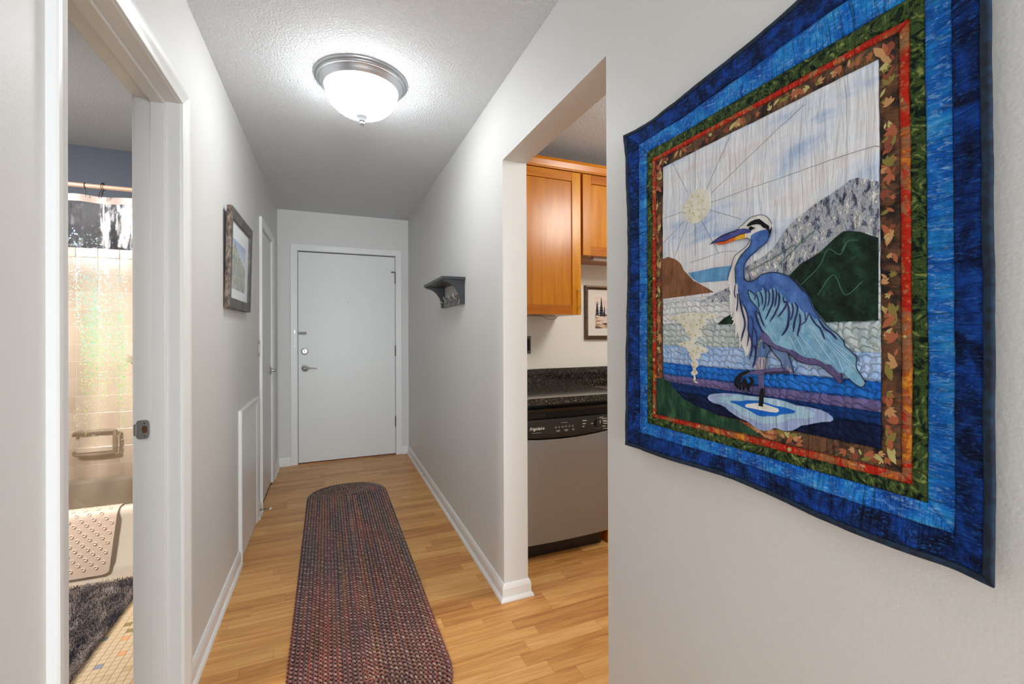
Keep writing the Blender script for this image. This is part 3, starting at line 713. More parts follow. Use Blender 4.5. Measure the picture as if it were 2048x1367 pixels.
for x, w2 in ((1.152, .026), (1.202, .027), (1.252, .017)):
    for j in range(2): obj('ink_line', bx(x+j*.004, x+w2-j*.004, py(x)-.0003, py(x)+.001, .716-j*.006, .7185-j*.006), inkg, con)
obj('ink_line', bx(1.185, 1.225, py(1.2)-.0003, py(1.2)+.001, .757, .759), inkg, con)
for j in range(3): obj('ink_line', bx(1.322, 1.322+(.028, .022, .013)[j], py(1.33)-.0003, py(1.33)+.001, .756-j*.0165, .7595-j*.0165), inkw, con)
kx_, kz = 1.432, .7345
knob = obj('dial', lathe(B(), [(0, -.020), (.020, -.020), (.023, -.017), (.025, 0), (0, 0)], 32, (kx_, py(kx_)+.002, kz), 'y'), M('dial_black', (.02, .02, .022, 1), .25).m, con, smooth=True)
obj('pointer', bx(kx_-.0016, kx_+.0016, py(kx_)-.0195, py(kx_)-.017, kz+.002, kz+.020), inkw, con)
obj('dial_ring', tube(B(), [(kx_+.030*math.cos(a), py(kx_)+.0008, kz+.030*math.sin(a)) for a in [math.pi*q/16 for q in range(32)]], .0007, 5, True), inkg, con)
for dx, dz, w2 in ((.010, .031, .024), (.027, .022, .032), (.032, .010, .026), (.033, .004, .028), (.033, -.007, .030), (.027, -.022, .024), (-.052, .001, .016), (.035, -.037, .03)):
    xx = kx_+dx; obj('ink_line', bx(xx, xx+w2, py(xx)-.0006, py(xx)+.002, kz+dz, kz+dz+.0028), inkw if dz > -.03 else inkg, con)

# painting on the kitchen wall
kp = empty('framed_painting', (1.98, KY, 1.21), 'pine tree and log watercolour painting in a brown frame on kitchen wall', 'painting')
kfm = wood('brown_gilt_frame', [(.3, srgb(70, 50, 34)), (.7, srgb(116, 90, 64))], 'x', .3, 1)
gilt = M('gilt_slope', srgb(176, 156, 128), .35, .3).m
fx0, fx1, fz0, fz1 = 1.700, 2.240, 1.208, 1.600
b_ = B()
rings = [(0, 0, 0), (0, .022, 0), (.012, .026, 0), (.028, .012, 1), (.028, .003, 0)]
R4 = []
for ins, t, mi in rings: R4.append([b_.verts.new((x, KY-t, z)) for x, z in ((fx0+ins, fz0+ins), (fx1-ins, fz0+ins), (fx1-ins, fz1-ins), (fx0+ins, fz1-ins))])
for q in range(4):
    for i in range(4):
        f = b_.faces.new((R4[q][i], R4[q][(i+1) % 4], R4[q+1][(i+1) % 4], R4[q+1][i])); f.material_index = 1 if (q == 1 and i == 2) else 0
bmesh.ops.recalc_face_normals(b_, faces=b_.faces)
obj('frame', b_, [kfm, gilt], kp)
obj('mat_board', bx(fx0+.027, fx1-.027, KY-.008, KY-.003, fz0+.027, fz1-.027), M('cream_mat_board', (.78, .74, .66, 1), .6).m, kp)
k = M('watercolour_paper', rough=.6); c = k.co(); sep = k.node('ShaderNodeSeparateXYZ', {0: c})
skyk = k.ramp(k.noise(c, 22, 4), [(.35, srgb(226, 200, 196)), (.55, srgb(240, 222, 208)), (.7, srgb(200, 190, 208))])
rock = k.ramp(k.noise(k.co((14, 1, 44)), 1.6, 4, .6), [(.36, srgb(62, 44, 42)), (.46, srgb(134, 98, 84)), (.55, srgb(214, 178, 138)), (.68, srgb(236, 218, 202))])
k.set('Base Color', k.mix(k.math('GREATER_THAN', sep.outputs[2], 1.392), rock, skyk))
pt = obj('painted_sheet', bx(1.790, 2.150, KY-.0088, KY-.008, 1.289, 1.522), k.m, kp)
b_ = B(); rp = random.Random(5)
for x, zb_, h_, w2 in ((1.806, 1.385, .10, .026), (1.842, 1.380, .13, .034), (1.868, 1.38, .07, .022), (1.90, 1.385, .05, .02), (1.93, 1.38, .12, .03), (1.99, 1.38, .08, .03), (2.05, 1.38, .13, .035), (2.11, 1.38, .1, .03)):
    for q in range(7):
        z_ = zb_+h_*q/7; w_ = w2*(1-q/8)*.72*rp.uniform(.7, 1.1)
        vs = [b_.verts.new((x+a, KY-.0092, z_+b)) for a, b in ((-w_, -.002), (w_, -.003), (w_*.3, h_/5), (-w_*.3, h_/5))]; f = b_.faces.new(vs); f.material_index = q % 2
obj('painted_tree', b_, [M('ink_pine_dark', srgb(50, 60, 66), .6).m, M('ink_pine_blue', srgb(78, 86, 104), .6).m], pt, kind='stuff')
b_ = B()
for x0_, z_, L in ((1.792, 1.372, .075), (1.80, 1.350, .10), (1.86, 1.362, .07), (1.85, 1.335, .06), (1.80, 1.325, .05), (1.95, 1.36, .1), (2.02, 1.34, .09)):
    vs = [b_.verts.new((x0_+a*L, KY-.0092, z_+b)) for a, b in ((0, 0), (.8, -.006), (1, .004), (.7, .012), (.1, .010))]; b_.faces.new(vs)
obj('painted_log', b_, M('ink_log', srgb(226, 206, 196), .6).m, pt, kind='stuff')
# quilt outlines, tenths of a millimetre on the quilt plane (y, z)
Q={"mountain":[[3907,14781],[4010,14853],[4189,14933],[4294,14924],[4415,14853],[4552,14799],[4761,14731],[4983,14615],[5157,14533],[5324,14388],[5434,14248],[5531,14132],[5731,13999],[5904,13933],[6121,13837],[6123,13548],[5163,13448],[3911,13780]],"hill":[[3917,13976],[4014,14032],[4147,14110],[4286,14157],[4382,14164],[4505,14093],[4607,14006],[4712,13917],[4875,13834],[5044,13761],[5162,13664],[5252,13588],[5047,13323],[4879,13058],[4639,12770],[3933,12779]],"brown":[[8403,14356],[8217,14383],[7991,14292],[7847,14187],[7736,14007],[7572,13864],[7439,13748],[7259,13650],[7035,13531],[6878,13441],[7441,13429],[8409,13410]],"bluehill":[[7599,13928],[7283,13927],[6842,13946],[6416,13923],[6431,13637],[6938,13662],[7284,13680],[7439,13788]],"greyref":[[7312,13261],[7037,13339],[6752,13430],[6419,13528],[6420,13222],[6941,13237]],"smallgreen":[[6756,12778],[6619,12886],[6443,12971],[6359,12770]],"sunref":[[8215,12957],[8053,12990],[7865,13028],[7643,13048],[7374,13037],[7083,13022],[6909,13004],[6774,12985],[6717,12942],[6791,12911],[6944,12903],[7022,12905],[7101,12873],[7102,12831],[7023,12781],[7084,12754],[7192,12735],[7192,12693],[7274,12693],[7256,12644],[7302,12630],[7229,12608],[7139,12567],[7193,12531],[7340,12495],[7377,12480],[7331,12438],[7378,12394],[7425,12372],[7341,12338],[7194,12314],[7070,12276],[7017,12229],[7070,12186],[7177,12174],[7259,12157],[7223,12095],[7287,12049],[7361,12031],[7343,11996],[7306,11963],[7334,11926],[7307,11885],[7372,11830],[7372,11795],[7317,11756],[7326,11720],[7401,11671],[7392,11622],[7374,11566],[7300,11514],[7383,11522],[7439,11574],[7429,11661],[7496,11691],[7515,11733],[7448,11789],[7457,11839],[7485,11887],[7514,11936],[7437,11984],[7494,12031],[7484,12060],[7570,12136],[7512,12167],[7599,12193],[7609,12236],[7648,12272],[7828,12296],[7910,12339],[7848,12385],[7687,12403],[7549,12420],[7510,12450],[7491,12471],[7597,12514],[7587,12550],[7607,12587],[7665,12638],[7675,12682],[7705,12727],[7764,12772],[7805,12817],[7917,12865],[7865,12893],[8096,12922]],"beads":[[7458,15583],[7284,15535],[7129,15492],[7148,15422],[7520,15472],[7266,15396],[7441,15372],[7573,15382],[7667,15388],[7263,15244],[7113,15217],[7518,15286],[7668,15272],[7410,15203],[7385,15146],[7250,15090],[7503,15101],[7773,12977],[7555,12994],[7393,12992],[7181,12959],[7013,12994],[6896,12942],[7986,12954],[7693,12914],[7394,12881],[7227,12876],[7619,12835],[7191,12812],[7320,12779],[7489,12775],[7669,12759],[7561,12626],[7519,12565],[7368,12551],[7677,12374],[7524,12370],[7767,12320],[7267,12276],[7168,12219],[7407,12207],[7333,12168],[7455,12108],[7418,11949],[7419,11863],[7382,11765],[7383,11568]],"foregreen":[[8653,11497],[8477,11520],[8209,11462],[7996,11287],[7710,11115],[7364,11021],[7004,10966],[6668,10901],[6384,10912],[6117,10835],[5771,10697],[8645,10617]],"rip1":[[7037,11256],[6982,11313],[6858,11350],[6635,11388],[6422,11405],[6295,11415],[5936,11410],[5523,11428],[5331,11407],[5148,11369],[4972,11373],[4749,11358],[4632,11322],[4565,11279],[4549,11228],[4591,11193],[4718,11164],[4860,11110],[4974,11065],[5055,11044],[5150,10967],[5235,10915],[5359,10890],[5461,10905],[5539,10908],[5660,10834],[5755,10808],[5881,10821],[5996,10875],[6085,10923],[6236,10947],[6360,10992],[6488,11045],[6603,11115],[6721,11145],[6894,11155],[7001,11196]],"rip2":[[6806,11252],[6737,11303],[6470,11338],[6390,11383],[6311,11413],[6157,11406],[5935,11416],[5724,11425],[5523,11422],[5331,11395],[5148,11363],[5030,11370],[4915,11331],[4826,11278],[4849,11218],[4984,11172],[5258,11123],[5358,11045],[5460,11008],[5605,10974],[5755,10934],[5881,10948],[5996,10990],[6144,11003],[6297,11083],[6423,11156],[6553,11191],[6789,11184]],"rip3":[[6463,11258],[6359,11273],[6234,11284],[6082,11325],[5864,11349],[5711,11334],[5524,11306],[5332,11300],[5148,11270],[5172,11231],[5307,11197],[5421,11166],[5486,11124],[5578,11108],[5658,11100],[5754,11071],[5866,11077],[5981,11121],[6158,11177],[6328,11217],[6447,11227]],"rip4":[[6120,11216],[6083,11254],[5936,11288],[5794,11315],[5657,11298],[5459,11262],[5440,11223],[5485,11191],[5591,11180],[5795,11183],[5966,11188],[6083,11189]],"white":[[6249,14633],[6157,14669],[6080,14718],[5978,14760],[5855,14769],[5759,14759],[5666,14712],[5597,14632],[5546,14546],[5552,14480],[5587,14382],[5739,14200],[5981,14244],[6007,14161],[6109,14045],[6187,13967],[6240,13840],[6242,13614],[6242,13501],[6266,13553],[6240,13358],[6137,13126],[6061,13033],[6024,12866],[6013,12590],[5970,12513],[5976,12392],[6027,12265],[6066,12186],[6111,12145],[6110,12217],[6129,12250],[6155,12305],[6193,12393],[6240,12307],[6240,12307],[6239,12510],[6278,12624],[6332,12498],[6324,12669],[6337,12795],[6419,12722],[6357,12841],[6411,12854],[6370,13002],[6390,13014],[6432,12912],[6445,13028],[6458,13145],[6464,13296],[6443,13398],[6470,13470],[6456,13567],[6504,13555],[6483,13610],[6490,13681],[6454,13769],[6479,13663],[6457,13776],[6415,13875],[6387,13951],[6353,14049],[6292,14120],[6212,14163],[6108,14212],[6031,14276],[6006,14337],[6031,14381],[6107,14401],[6119,14493]],"body":[[5667,14473],[5598,14421],[5575,14380],[5598,14322],[5668,14229],[5786,14166],[5883,14096],[5982,14036],[6058,13970],[6103,13910],[6123,13824],[6124,13712],[6111,13622],[6061,13577],[6058,13578],[5970,13567],[5859,13598],[5751,13661],[5645,13680],[5509,13678],[5377,13636],[5249,13580],[5145,13488],[5055,13379],[5124,13494],[4960,13289],[4894,13177],[4829,13001],[4739,12879],[4701,12826],[4459,12492],[4507,12441],[4831,12619],[5242,12675],[5697,12675],[5745,12611],[5829,12460],[5866,12351],[5891,12285],[5939,12349],[5964,12458],[5975,12568],[6013,12601],[6025,12678],[6024,12866],[6061,13033],[6124,13131],[6144,13104],[6189,13174],[6208,13266],[6240,13358],[6267,13383],[6266,13474],[6273,13543],[6313,13558],[6315,13679],[6320,13850],[6293,13926],[6246,14010],[6187,14080],[6083,14163],[5994,14236],[5969,14308],[5993,14368],[5974,14430],[5894,14457],[5785,14477]],"wing":[[6040,13419],[5909,13331],[5861,13343],[5812,13366],[5752,13372],[5731,13464],[5671,13312],[5613,13365],[5555,13412],[5477,13373],[5411,13316],[5325,13222],[5251,13115],[5178,13111],[5117,13107],[4989,12928],[4948,12940],[4902,12922],[4804,12829],[4708,12832],[4652,12760],[4554,12656],[4435,12555],[4366,12469],[4343,12395],[4242,12288],[4192,12218],[4198,12108],[4177,12038],[4101,11924],[4075,11855],[4102,11805],[4145,11794],[4233,11839],[4300,11905],[4368,11985],[4438,11980],[4497,12025],[4557,12103],[4643,12097],[4705,12139],[4807,12188],[4939,12185],[5047,12226],[5158,12290],[5244,12314],[5298,12327],[5405,12364],[5504,12403],[5549,12444],[5617,12548],[5698,12622],[5768,12697],[5839,12914],[5862,13002],[5802,13010],[5898,13129],[5997,13250]],"feathers":[[14,[[6040,13419],[5934,13344],[5885,13286],[5898,13210]]],[13,[[5873,13350],[5837,13249],[5813,13151],[5814,13064]]],[14,[[5800,13376],[5753,13286],[5730,13210],[5742,13114]]],[16,[[5734,13466],[5693,13388],[5665,13290],[5677,13121],[5731,12996]]],[16,[[5613,13370],[5596,13274],[5608,13180],[5631,13076]]],[20,[[5555,13417],[5522,13299],[5534,13133],[5603,12990],[5673,12845]]],[16,[[5477,13379],[5455,13294],[5467,13170],[5490,13058]]],[20,[[5422,13322],[5401,13207],[5423,13064],[5502,12923],[5593,12800]]],[20,[[5315,13140],[5262,13126],[5326,12998],[5435,12879]]],[15,[[5336,13233],[5315,13140],[5293,13118]]],[24,[[5251,13115],[5231,12973],[5242,12772],[5296,12641],[5366,12550]]],[18,[[5178,13111],[5158,12990],[5200,12811]]],[20,[[5127,13118],[5077,13006],[5128,12819],[5160,12606]]],[20,[[5047,12926],[5037,12817],[5048,12719],[5089,12541]]],[11,[[4902,12925],[4942,12806],[5031,12727]]],[11,[[4962,12940],[4955,12873],[4952,12806]]],[18,[[4895,12924],[4791,12750],[4715,12670],[4647,12496]]],[22,[[4740,12827],[4652,12683],[4554,12605],[4459,12492]]],[14,[[6313,13547],[6340,13389],[6314,13273]]],[16,[[6274,13361],[6261,13179],[6282,13021]]],[24,[[6240,13358],[6189,13129],[6138,12959],[6100,12846],[6094,12734],[6140,12590],[6193,12432]]],[18,[[6131,13126],[6074,13034],[6024,12866],[6025,12678],[6013,12568],[6052,12346]]],[18,[[5961,12919],[5925,12786],[5938,12568],[5940,12276]]],[18,[[5937,12732],[5864,12622],[5841,12460],[5867,12243]]],[18,[[5862,13013],[5790,12934],[5744,12825],[5697,12712]]],[24,[[5887,13003],[5827,12806],[5768,12697],[5733,12611]]],[22,[[6013,12618],[5951,12454],[5952,12289],[6003,12100]]],[24,[[5915,12378],[5866,12292],[5892,12074],[5942,11951]]],[14,[[5722,12436],[5711,12372],[5705,12309]]]],"outline":[[9,[[6925,14436],[6797,14502],[6650,14556],[6480,14580],[6343,14591],[6249,14608]]],[9,[[5575,14380],[5668,14229],[5786,14166],[5883,14096],[5982,14036],[6058,13970],[6103,13910],[6123,13824],[6124,13712],[6111,13622],[6061,13577],[5998,13565]]],[10,[[6115,13649],[6058,13576],[5970,13567],[5859,13598],[5751,13661],[5645,13680],[5509,13678],[5377,13636],[5249,13580],[5145,13488],[5055,13379],[4978,13284]]],[8,[[5124,13494],[4960,13289],[4894,13177],[4829,13001],[4739,12879],[4652,12760],[4554,12656],[4435,12555],[4366,12469],[4343,12395],[4242,12288],[4192,12218],[4198,12108],[4177,12038],[4101,11924],[4075,11855],[4102,11805],[4145,11794],[4233,11839],[4300,11905]]],[9,[[5981,14354],[5969,14308],[5994,14236],[6083,14163],[6187,14080],[6246,14010],[6293,13926],[6320,13850],[6315,13679],[6309,13553]]],[9,[[6040,13419],[5997,13250],[5911,13135],[5814,13021],[5755,12858]]],[8,[[5710,12436],[5629,12385],[5550,12356],[5472,12306],[5362,12279],[5256,12263],[5173,12196],[5081,12132],[4984,12098]]],[7,[[5244,12259],[5117,12141],[4993,12095],[4873,12076],[4756,12077],[4668,12038],[4606,11978],[4533,11921],[4486,11862],[4439,11817],[4403,11821],[4397,11871],[4403,11970]]],[9,[[5699,12431],[5584,12323],[5494,12201],[5406,12113],[5364,12003]]],[9,[[5256,12253],[5235,12173],[5174,11997],[5153,11908]]],[7,[[5584,12302],[5653,12173],[5678,11949]]],[6,[[6249,14633],[6157,14669],[6080,14718],[5978,14760],[5855,14769],[5759,14759],[5666,14712],[5597,14632],[5546,14546]]],[6,[[6107,14401],[6031,14381],[6006,14337],[6031,14276],[6108,14212],[6212,14163],[6292,14120],[6353,14049],[6387,13951],[6415,13875],[6457,13776],[6486,13652]]],[9,[[6797,14448],[6551,14437],[6426,14459],[6237,14489],[6107,14496]]]],"rays":[[5,[[7615,15716],[8065,16526]]],[5,[[7386,15717],[7381,16530]]],[5,[[7072,15626],[6445,16547]]],[5,[[6951,15502],[5822,16050],[4984,16410]]],[5,[[6967,15316],[4278,15334],[3885,15292]]],[5,[[7175,14964],[6933,14547],[6748,14212]]],[5,[[7380,14972],[7373,14276]]],[5,[[7619,15047],[7990,14376]]],[5,[[7701,15107],[8382,14744]]],[5,[[7728,15319],[8397,15314]]],[5,[[6977,15166],[6222,14796]]],[5,[[7543,14143],[7080,14190],[6656,14234],[6309,14193]]]],"wingstitch":[[5,[[5243,12564],[5088,12265]]],[5,[[5213,12730],[4965,12244]]],[5,[[5073,12619],[4833,12223]]],[5,[[4991,12485],[4680,12140]]],[5,[[4909,12725],[4507,12289],[4368,11998]]],[5,[[4857,12619],[4556,12160]]],[5,[[4665,12618],[4413,12293],[4198,12072]]],[5,[[4507,12441],[4253,12239]]],[5,[[4883,12725],[4344,12173],[4209,12083]]]],"hillstitch":[[7,[[5163,13305],[4767,13653],[4608,13926],[4432,13817],[4335,13956]]],[7,[[4769,13216],[4533,13515],[4362,13184],[4128,13366]]],[7,[[4407,13865],[4310,14003],[4171,13988]]],[7,[[5437,13803],[5071,14092],[4818,14265]]],[7,[[6012,13759],[5532,13937],[5159,14108]]]],"under":[[5756,12628],[5698,12601],[5628,12554],[5560,12460],[5516,12409],[5427,12369],[5405,12349],[5298,12322],[5182,12306],[5080,12250],[5158,12290],[5047,12226],[4939,12185],[4807,12188],[4705,12139],[4643,12097],[4557,12103],[4497,12025],[4438,11980],[4403,11970],[4397,11871],[4409,11820],[4439,11817],[4486,11862],[4533,11921],[4606,11978],[4668,12038],[4756,12077],[4873,12076],[4993,12095],[5117,12141],[5244,12259],[5081,12132],[5173,12196],[5256,12263],[5362,12279],[5472,12306],[5550,12356],[5629,12385],[5710,12436],[5769,12489]],"thigh":[[5769,12435],[5800,12316],[5825,12153],[5700,12154],[5653,12173],[5584,12302],[5629,12374],[5710,12436]],"shinfeather":[[5825,12153],[5868,12032],[5929,11930],[5820,11922],[5678,11949],[5659,12151],[5700,12154]],"leg2":[[5561,12334],[5472,12301],[5266,12263],[5240,12173],[5174,11987],[5153,11918],[5205,11914],[5278,11928],[5363,12054],[5406,12134],[5494,12212]],"leg2white":[[5299,12048],[5246,12011],[5184,11936],[5226,11912],[5289,11978]],"legbar":[[5257,11930],[5268,11969],[5364,12003],[5495,11983],[5655,11950],[5796,11918],[5917,11887],[6067,11864],[6184,11787],[6145,11779],[6017,11824],[5869,11826],[5702,11851],[5496,11879],[5343,11892],[5164,11912]],"legbardark":[[5702,11888],[5474,11923],[5257,11942],[5205,11909],[5474,11876],[5702,11849]],"claws":[[30,[[6004,11886],[6197,11797],[6303,11697],[6317,11616],[6264,11531]]],[24,[[6197,11763],[6237,11647],[6211,11492]]],[24,[[6119,11748],[6107,11638],[6019,11493]]],[30,[[6030,11768],[5955,11709],[6006,11627],[6069,11564]]],[24,[[6145,11723],[6152,11611],[6146,11500]]]],"leg1":[[5832,11829],[5737,11837],[5745,11548],[5822,11539],[5845,11698]],"leg1dark":[[5792,11564],[5750,11601],[5736,11549],[5731,11512],[5746,11254],[5830,11253],[5814,11476]],"beak":[[6933,14443],[6797,14502],[6650,14556],[6480,14580],[6343,14585],[6249,14605],[6132,14596],[6030,14552],[5980,14519],[5993,14483],[6107,14496],[6237,14483],[6317,14466],[6426,14453],[6551,14431],[6694,14440],[6797,14442]],"beaklow":[[6797,14436],[6651,14432],[6551,14431],[6426,14453],[6317,14466],[6344,14402],[6454,14389],[6594,14380],[6739,14395]],"beakyel":[[6317,14466],[6237,14483],[6107,14490],[6107,14401],[6237,14404],[6344,14402]],"crest":[[6080,14635],[5991,14686],[5892,14702],[5807,14698],[5748,14641],[5666,14569],[5615,14525],[5604,14417],[5661,14483],[5725,14518],[5784,14585],[5856,14612],[5954,14618],[6055,14613]],"nape":[[5575,14464],[5552,14490],[5564,14398],[5598,14358],[5609,14419]],"eye":[[6036,14564],[5992,14604],[5893,14549],[5942,14533],[5980,14519]]}
# ------------------------------------------------------------------ bathroom
TP = .1083
btile_mats = []
for i, c in enumerate(((240, 222, 202), (234, 214, 194), (243, 226, 207))):
    k = M('beige_wall_tile', srgb(*c), .18); btile_mats.append(k.m)
btm = []
for mm in btile_mats:
    me = bpy.data.meshes.new('tile'); b_ = bx(.0013, TP-.0013, -.007, 0, .0013, TP-.0013, .0012); b_.to_mesh(me); b_.free(); me.materials.append(mm); btm.append(me)
obj('tile_grout', bx(-2.3, BX, SY-.005, SY, .30, 1.80), M('pale_wall_grout', srgb(252, 250, 244), .8).m, wbb)
for i in range(-8, 7):
    x = -1.36+i*TP
    if x+TP > BX+.001 or x < -2.3: continue
    for j in range(0, 14):
        z = 1.7423-TP*(j+1)
        if z < .25: break
        o = bpy.data.objects.new('tile', rng.choice(btm)); COL.objects.link(o); adopt(o, wbb); o.location = (x, SY, z)
    obj('cap_tile', bx(x+.0008, x+TP-.0008, SY-.009, SY, 1.7431, 1.800, .002), btile_mats[0], wbb)
TY = 2.880
tub = empty('bathtub', (-1.4, 3.2, 0), 'cream bathtub with rounded rim behind the clear shower curtain', 'bathtub')
tubm = M('cream_enamel', srgb(226, 214, 198), .22).m
pr = [(TY, 0), (TY, .05), (TY+.002, .07), (TY+.006, .085), (TY+.006, .30), (TY+.001, .325), (TY+.001, .345), (TY+.008, .357), (TY+.022, .362), (TY+.060, .362), (TY+.072, .356), (TY+.080, .340), (TY+.11, .09), (TY+.16, .07), (SY-.16, .07), (SY-.11, .09), (SY-.075, .345), (SY-.06, .358), (SY-.008, .362), (SY-.008, 0)]
b_ = B(); A = [b_.verts.new((-2.2, y, z)) for y, z in pr]; C = [b_.verts.new((BX-.001, y, z)) for y, z in pr]
for i in range(len(pr)-1): b_.faces.new((A[i], A[i+1], C[i+1], C[i]))
bmesh.ops.recalc_face_normals(b_, faces=b_.faces)
obj('tub_shell', b_, tubm, tub, smooth=True)
b_ = B()
b_.free()
for x in (-.645, -2.2): obj('tub_end', bx(x-.03, x+.05, TY+.03, SY-.01, .05, .361, .01), tubm, tub)
# rubber bath mat over the rim
rb = M('beige_rubber', srgb(230, 207, 188), .5).m
path = [(2.985, .22), (2.968, .30), (2.957, .350), (2.940, .3665), (2.915, .3690), (2.893, .3680), (2.878, .3600), (2.871, .345), (2.868, .325), (2.868, .20), (2.869, .10), (2.870, .040)]
path = [(p.x, p.y) for p in spline([(a, b, 0) for a, b in path], 3)]
cum = [0]
for a, b in zip(path, path[1:]): cum.append(cum[-1]+math.hypot(b[0]-a[0], b[1]-a[1]))
Ltot = cum[-1]
def mp(s):
    s = max(0, min(Ltot, s))
    for i in range(len(cum)-1):
        if cum[i+1] >= s: break
    t = (s-cum[i])/(cum[i+1]-cum[i]); a, b = path[i], path[i+1]; d = Vector((0, b[0]-a[0], b[1]-a[1])).normalized()
    return Vector((0, a[0]+(b[0]-a[0])*t, a[1]+(b[1]-a[1])*t)), d
S0 = Ltot-.33                        # where the front face begins
def edge_x(s): 
    e = -1.016-.038*max(0, s-S0)/.33
    r = .022; q = s-(Ltot-r)
    if q > 0: e -= r-math.sqrt(max(0, r*r-q*q))
    return e
mat_ = empty('bath_mat', (-1.25, 2.87, .03), 'beige rubber bath mat with round cups hanging over the tub edge', 'bath mat')
b_ = B(); ns = 60; xs = [0, .02, .1, .3, .55]; F1, B1 = [], []
for i in range(ns+1):
    s = Ltot*i/ns if i < ns-8 else Ltot*(ns-8)/ns+(Ltot*8/ns)*((i-ns+8)/8)
    p, d = mp(s); nrm = Vector((0, d.z, -d.y)); 
    if nrm.y > 0 and s > S0: nrm = -nrm
    nrm = Vector((0, -abs(nrm.y) if s > S0-.05 else nrm.y, abs(nrm.z)))
    e = edge_x(s)
    F1.append([b_.verts.new(Vector((e-w2, 0, 0))+p+nrm*.0012) for w2 in xs]); B1.append([b_.verts.new(Vector((e-w2, 0, 0))+p-nrm*.0012) for w2 in xs])
for i in range(ns):
    for j in range(4):
        b_.faces.new((F1[i][j], F1[i][j+1], F1[i+1][j+1], F1[i+1][j])); b_.faces.new((B1[i][j], B1[i+1][j], B1[i+1][j+1], B1[i][j+1]))
    b_.faces.new((F1[i][0], F1[i+1][0], B1[i+1][0], B1[i][0]))
for j in range(4): b_.faces.new((F1[-1][j], F1[-1][j+1], B1[-1][j+1], B1[-1][j]))
bmesh.ops.recalc_face_normals(b_, faces=b_.faces)
obj('mat_sheet', b_, rb, mat_, smooth=True)
cup_me = bpy.data.meshes.new('suction_cup'); b_ = lathe(B(), [(0, .0012), (.0052, .0010), (.0062, .0035), (.0078, .0036), (.0090, .0020), (.0092, 0)], 14, (0, 0, 0)); b_.to_mesh(cup_me); b_.free(); cup_me.materials.append(rb); cup_me.shade_smooth()
for i in range(-2, 14):
    for j in range(-4, 20):
        x = -1.074-.0495*i-.0205*0+.0205*(j % 100)-0; s = Ltot-.030-.0243*(18-j) if False else S0-.03+.0245*j
        if s > Ltot-.02 or s < S0-.075: continue
        if x > edge_x(s)-.015 or x < -1.36: continue
        p, d = mp(s); nrm = Vector((0, d.z, -d.y)); nrm = Vector((0, -abs(nrm.y), abs(nrm.z)))
        o = bpy.data.objects.new('suction_cup', cup_me); COL.objects.link(o); adopt(o, mat_)
        o.location = Vector((x, 0, 0))+p+nrm*.001; o.rotation_euler = nrm.to_track_quat('Z', 'Y').to_euler()
# soap dish and shelf on the tiles
sdm = M('taupe_ceramic', srgb(176, 158, 136), .2).m
sd = empty('soap_dish', (-1.35, SY-.008, .50), 'ceramic soap dish with grab bar on the bathroom tiles', 'soap dish')
b_ = tube(B(), spline([(-1.47, SY-.03, .635), (-1.44, SY-.045, .655), (-1.28, SY-.045, .655), (-1.262, SY-.045, .64), (-1.262, SY-.045, .53), (-1.28, SY-.045, .515), (-1.44, SY-.045, .515), (-1.47, SY-.03, .53)], 4), .011, 10); obj('grab_bar', b_, sdm, sd, smooth=True)
obj('dish', bx(-1.46, -1.275, SY-.04, SY-.0085, .525, .56, .006), btile_mats[2], sd); obj('back_plate', bx(-1.45, -1.285, SY-.016, SY-.0085, .55, .645, .003), btile_mats[2], sd)
tag(obj('ceramic_shelf', bx(-1.205, -1.095, SY-.07, SY-.0085, 1.078, 1.138, .012), btile_mats[2], smooth=True), 'small rounded ceramic shelf on the bathroom wall tiles', 'shelf')
# curtain rod, hooks, curtain
rodm = M('cream_metal_rod', srgb(198, 168, 146), .35, .2).m
tag(obj('curtain_rod', tube(B(), [(-2.29, 2.93, 2.024), (BX-.002, 2.93, 2.024)], .0115, 16), rodm, smooth=True), 'cream shower curtain rod across the bathtub', 'curtain rod')
bronze = M('dark_bronze', (.06, .045, .035, 1), .25, .9).m
hk = empty('curtain_hook', (-1.095, 2.93, 1.97), 'dark beaded roller hook holding the clear shower curtain', 'curtain hook', 'shower curtain hooks')
b_ = tube(B(), [(-1.095+.004*math.sin(a), 2.93+.018*math.sin(a), 2.024+.018*math.cos(a)) for a in [math.pi*q/8 for q in range(-5, 12)]], .0014, 6)
tube(b_, [(-1.095, 2.915, 2.012), (-1.104, 2.913, 1.985), (-1.108, 2.915, 1.965), (-1.102, 2.917, 1.960)], .0014, 6); tube(b_, [(-1.088, 2.915, 2.012), (-1.092, 2.913, 1.985), (-1.098, 2.915, 1.965)], .0014, 6)
for a in (-.6, -.1, .4): lathe(b_, [(0, -.005), (.0045, -.0025), (.0045, .0025), (0, .005)], 8, (-1.095, 2.93+.019*math.sin(a), 2.024+.019*math.cos(a)))
for z in (1.993, 1.983): lathe(b_, [(0, -.005), (.004, 0), (0, .005)], 8, (-1.092, 2.913, z))
obj('hook_wire', b_, bronze, hk, smooth=True)
b_ = tube(B(), [(-1.168, 2.93+.0135*math.sin(a), 2.024+.0135*math.cos(a)) for a in [math.pi*q/8 for q in range(16)]], .0015, 6, True)
tube(b_, [(-1.168, 2.93, 2.0105), (-1.165, 2.932, 1.99), (-1.168, 2.935, 1.968)], .0008, 5)
tag(obj('curtain_hook', b_, bronze, smooth=True), 'plain thin ring on the rod left of the beaded hook', 'curtain hook', 'shower curtain hooks')
k = M('clear_vinyl_curtain', rough=.1); n = k.n; t = k.t
v = k.co((1, 1, 1)); vb = k.co((9, 1, 3.2)); 
wr = k.noise(vb, 2.6, 5, .62, 1.6); sepc = k.node('ShaderNodeSeparateXYZ', {0: v}); zc = sepc.outputs[2]; xc = sepc.outputs[0]
top = k.math('MULTIPLY', k.math('MAXIMUM', k.math('SUBTRACT', zc, 1.55), 0.0), 2.6)
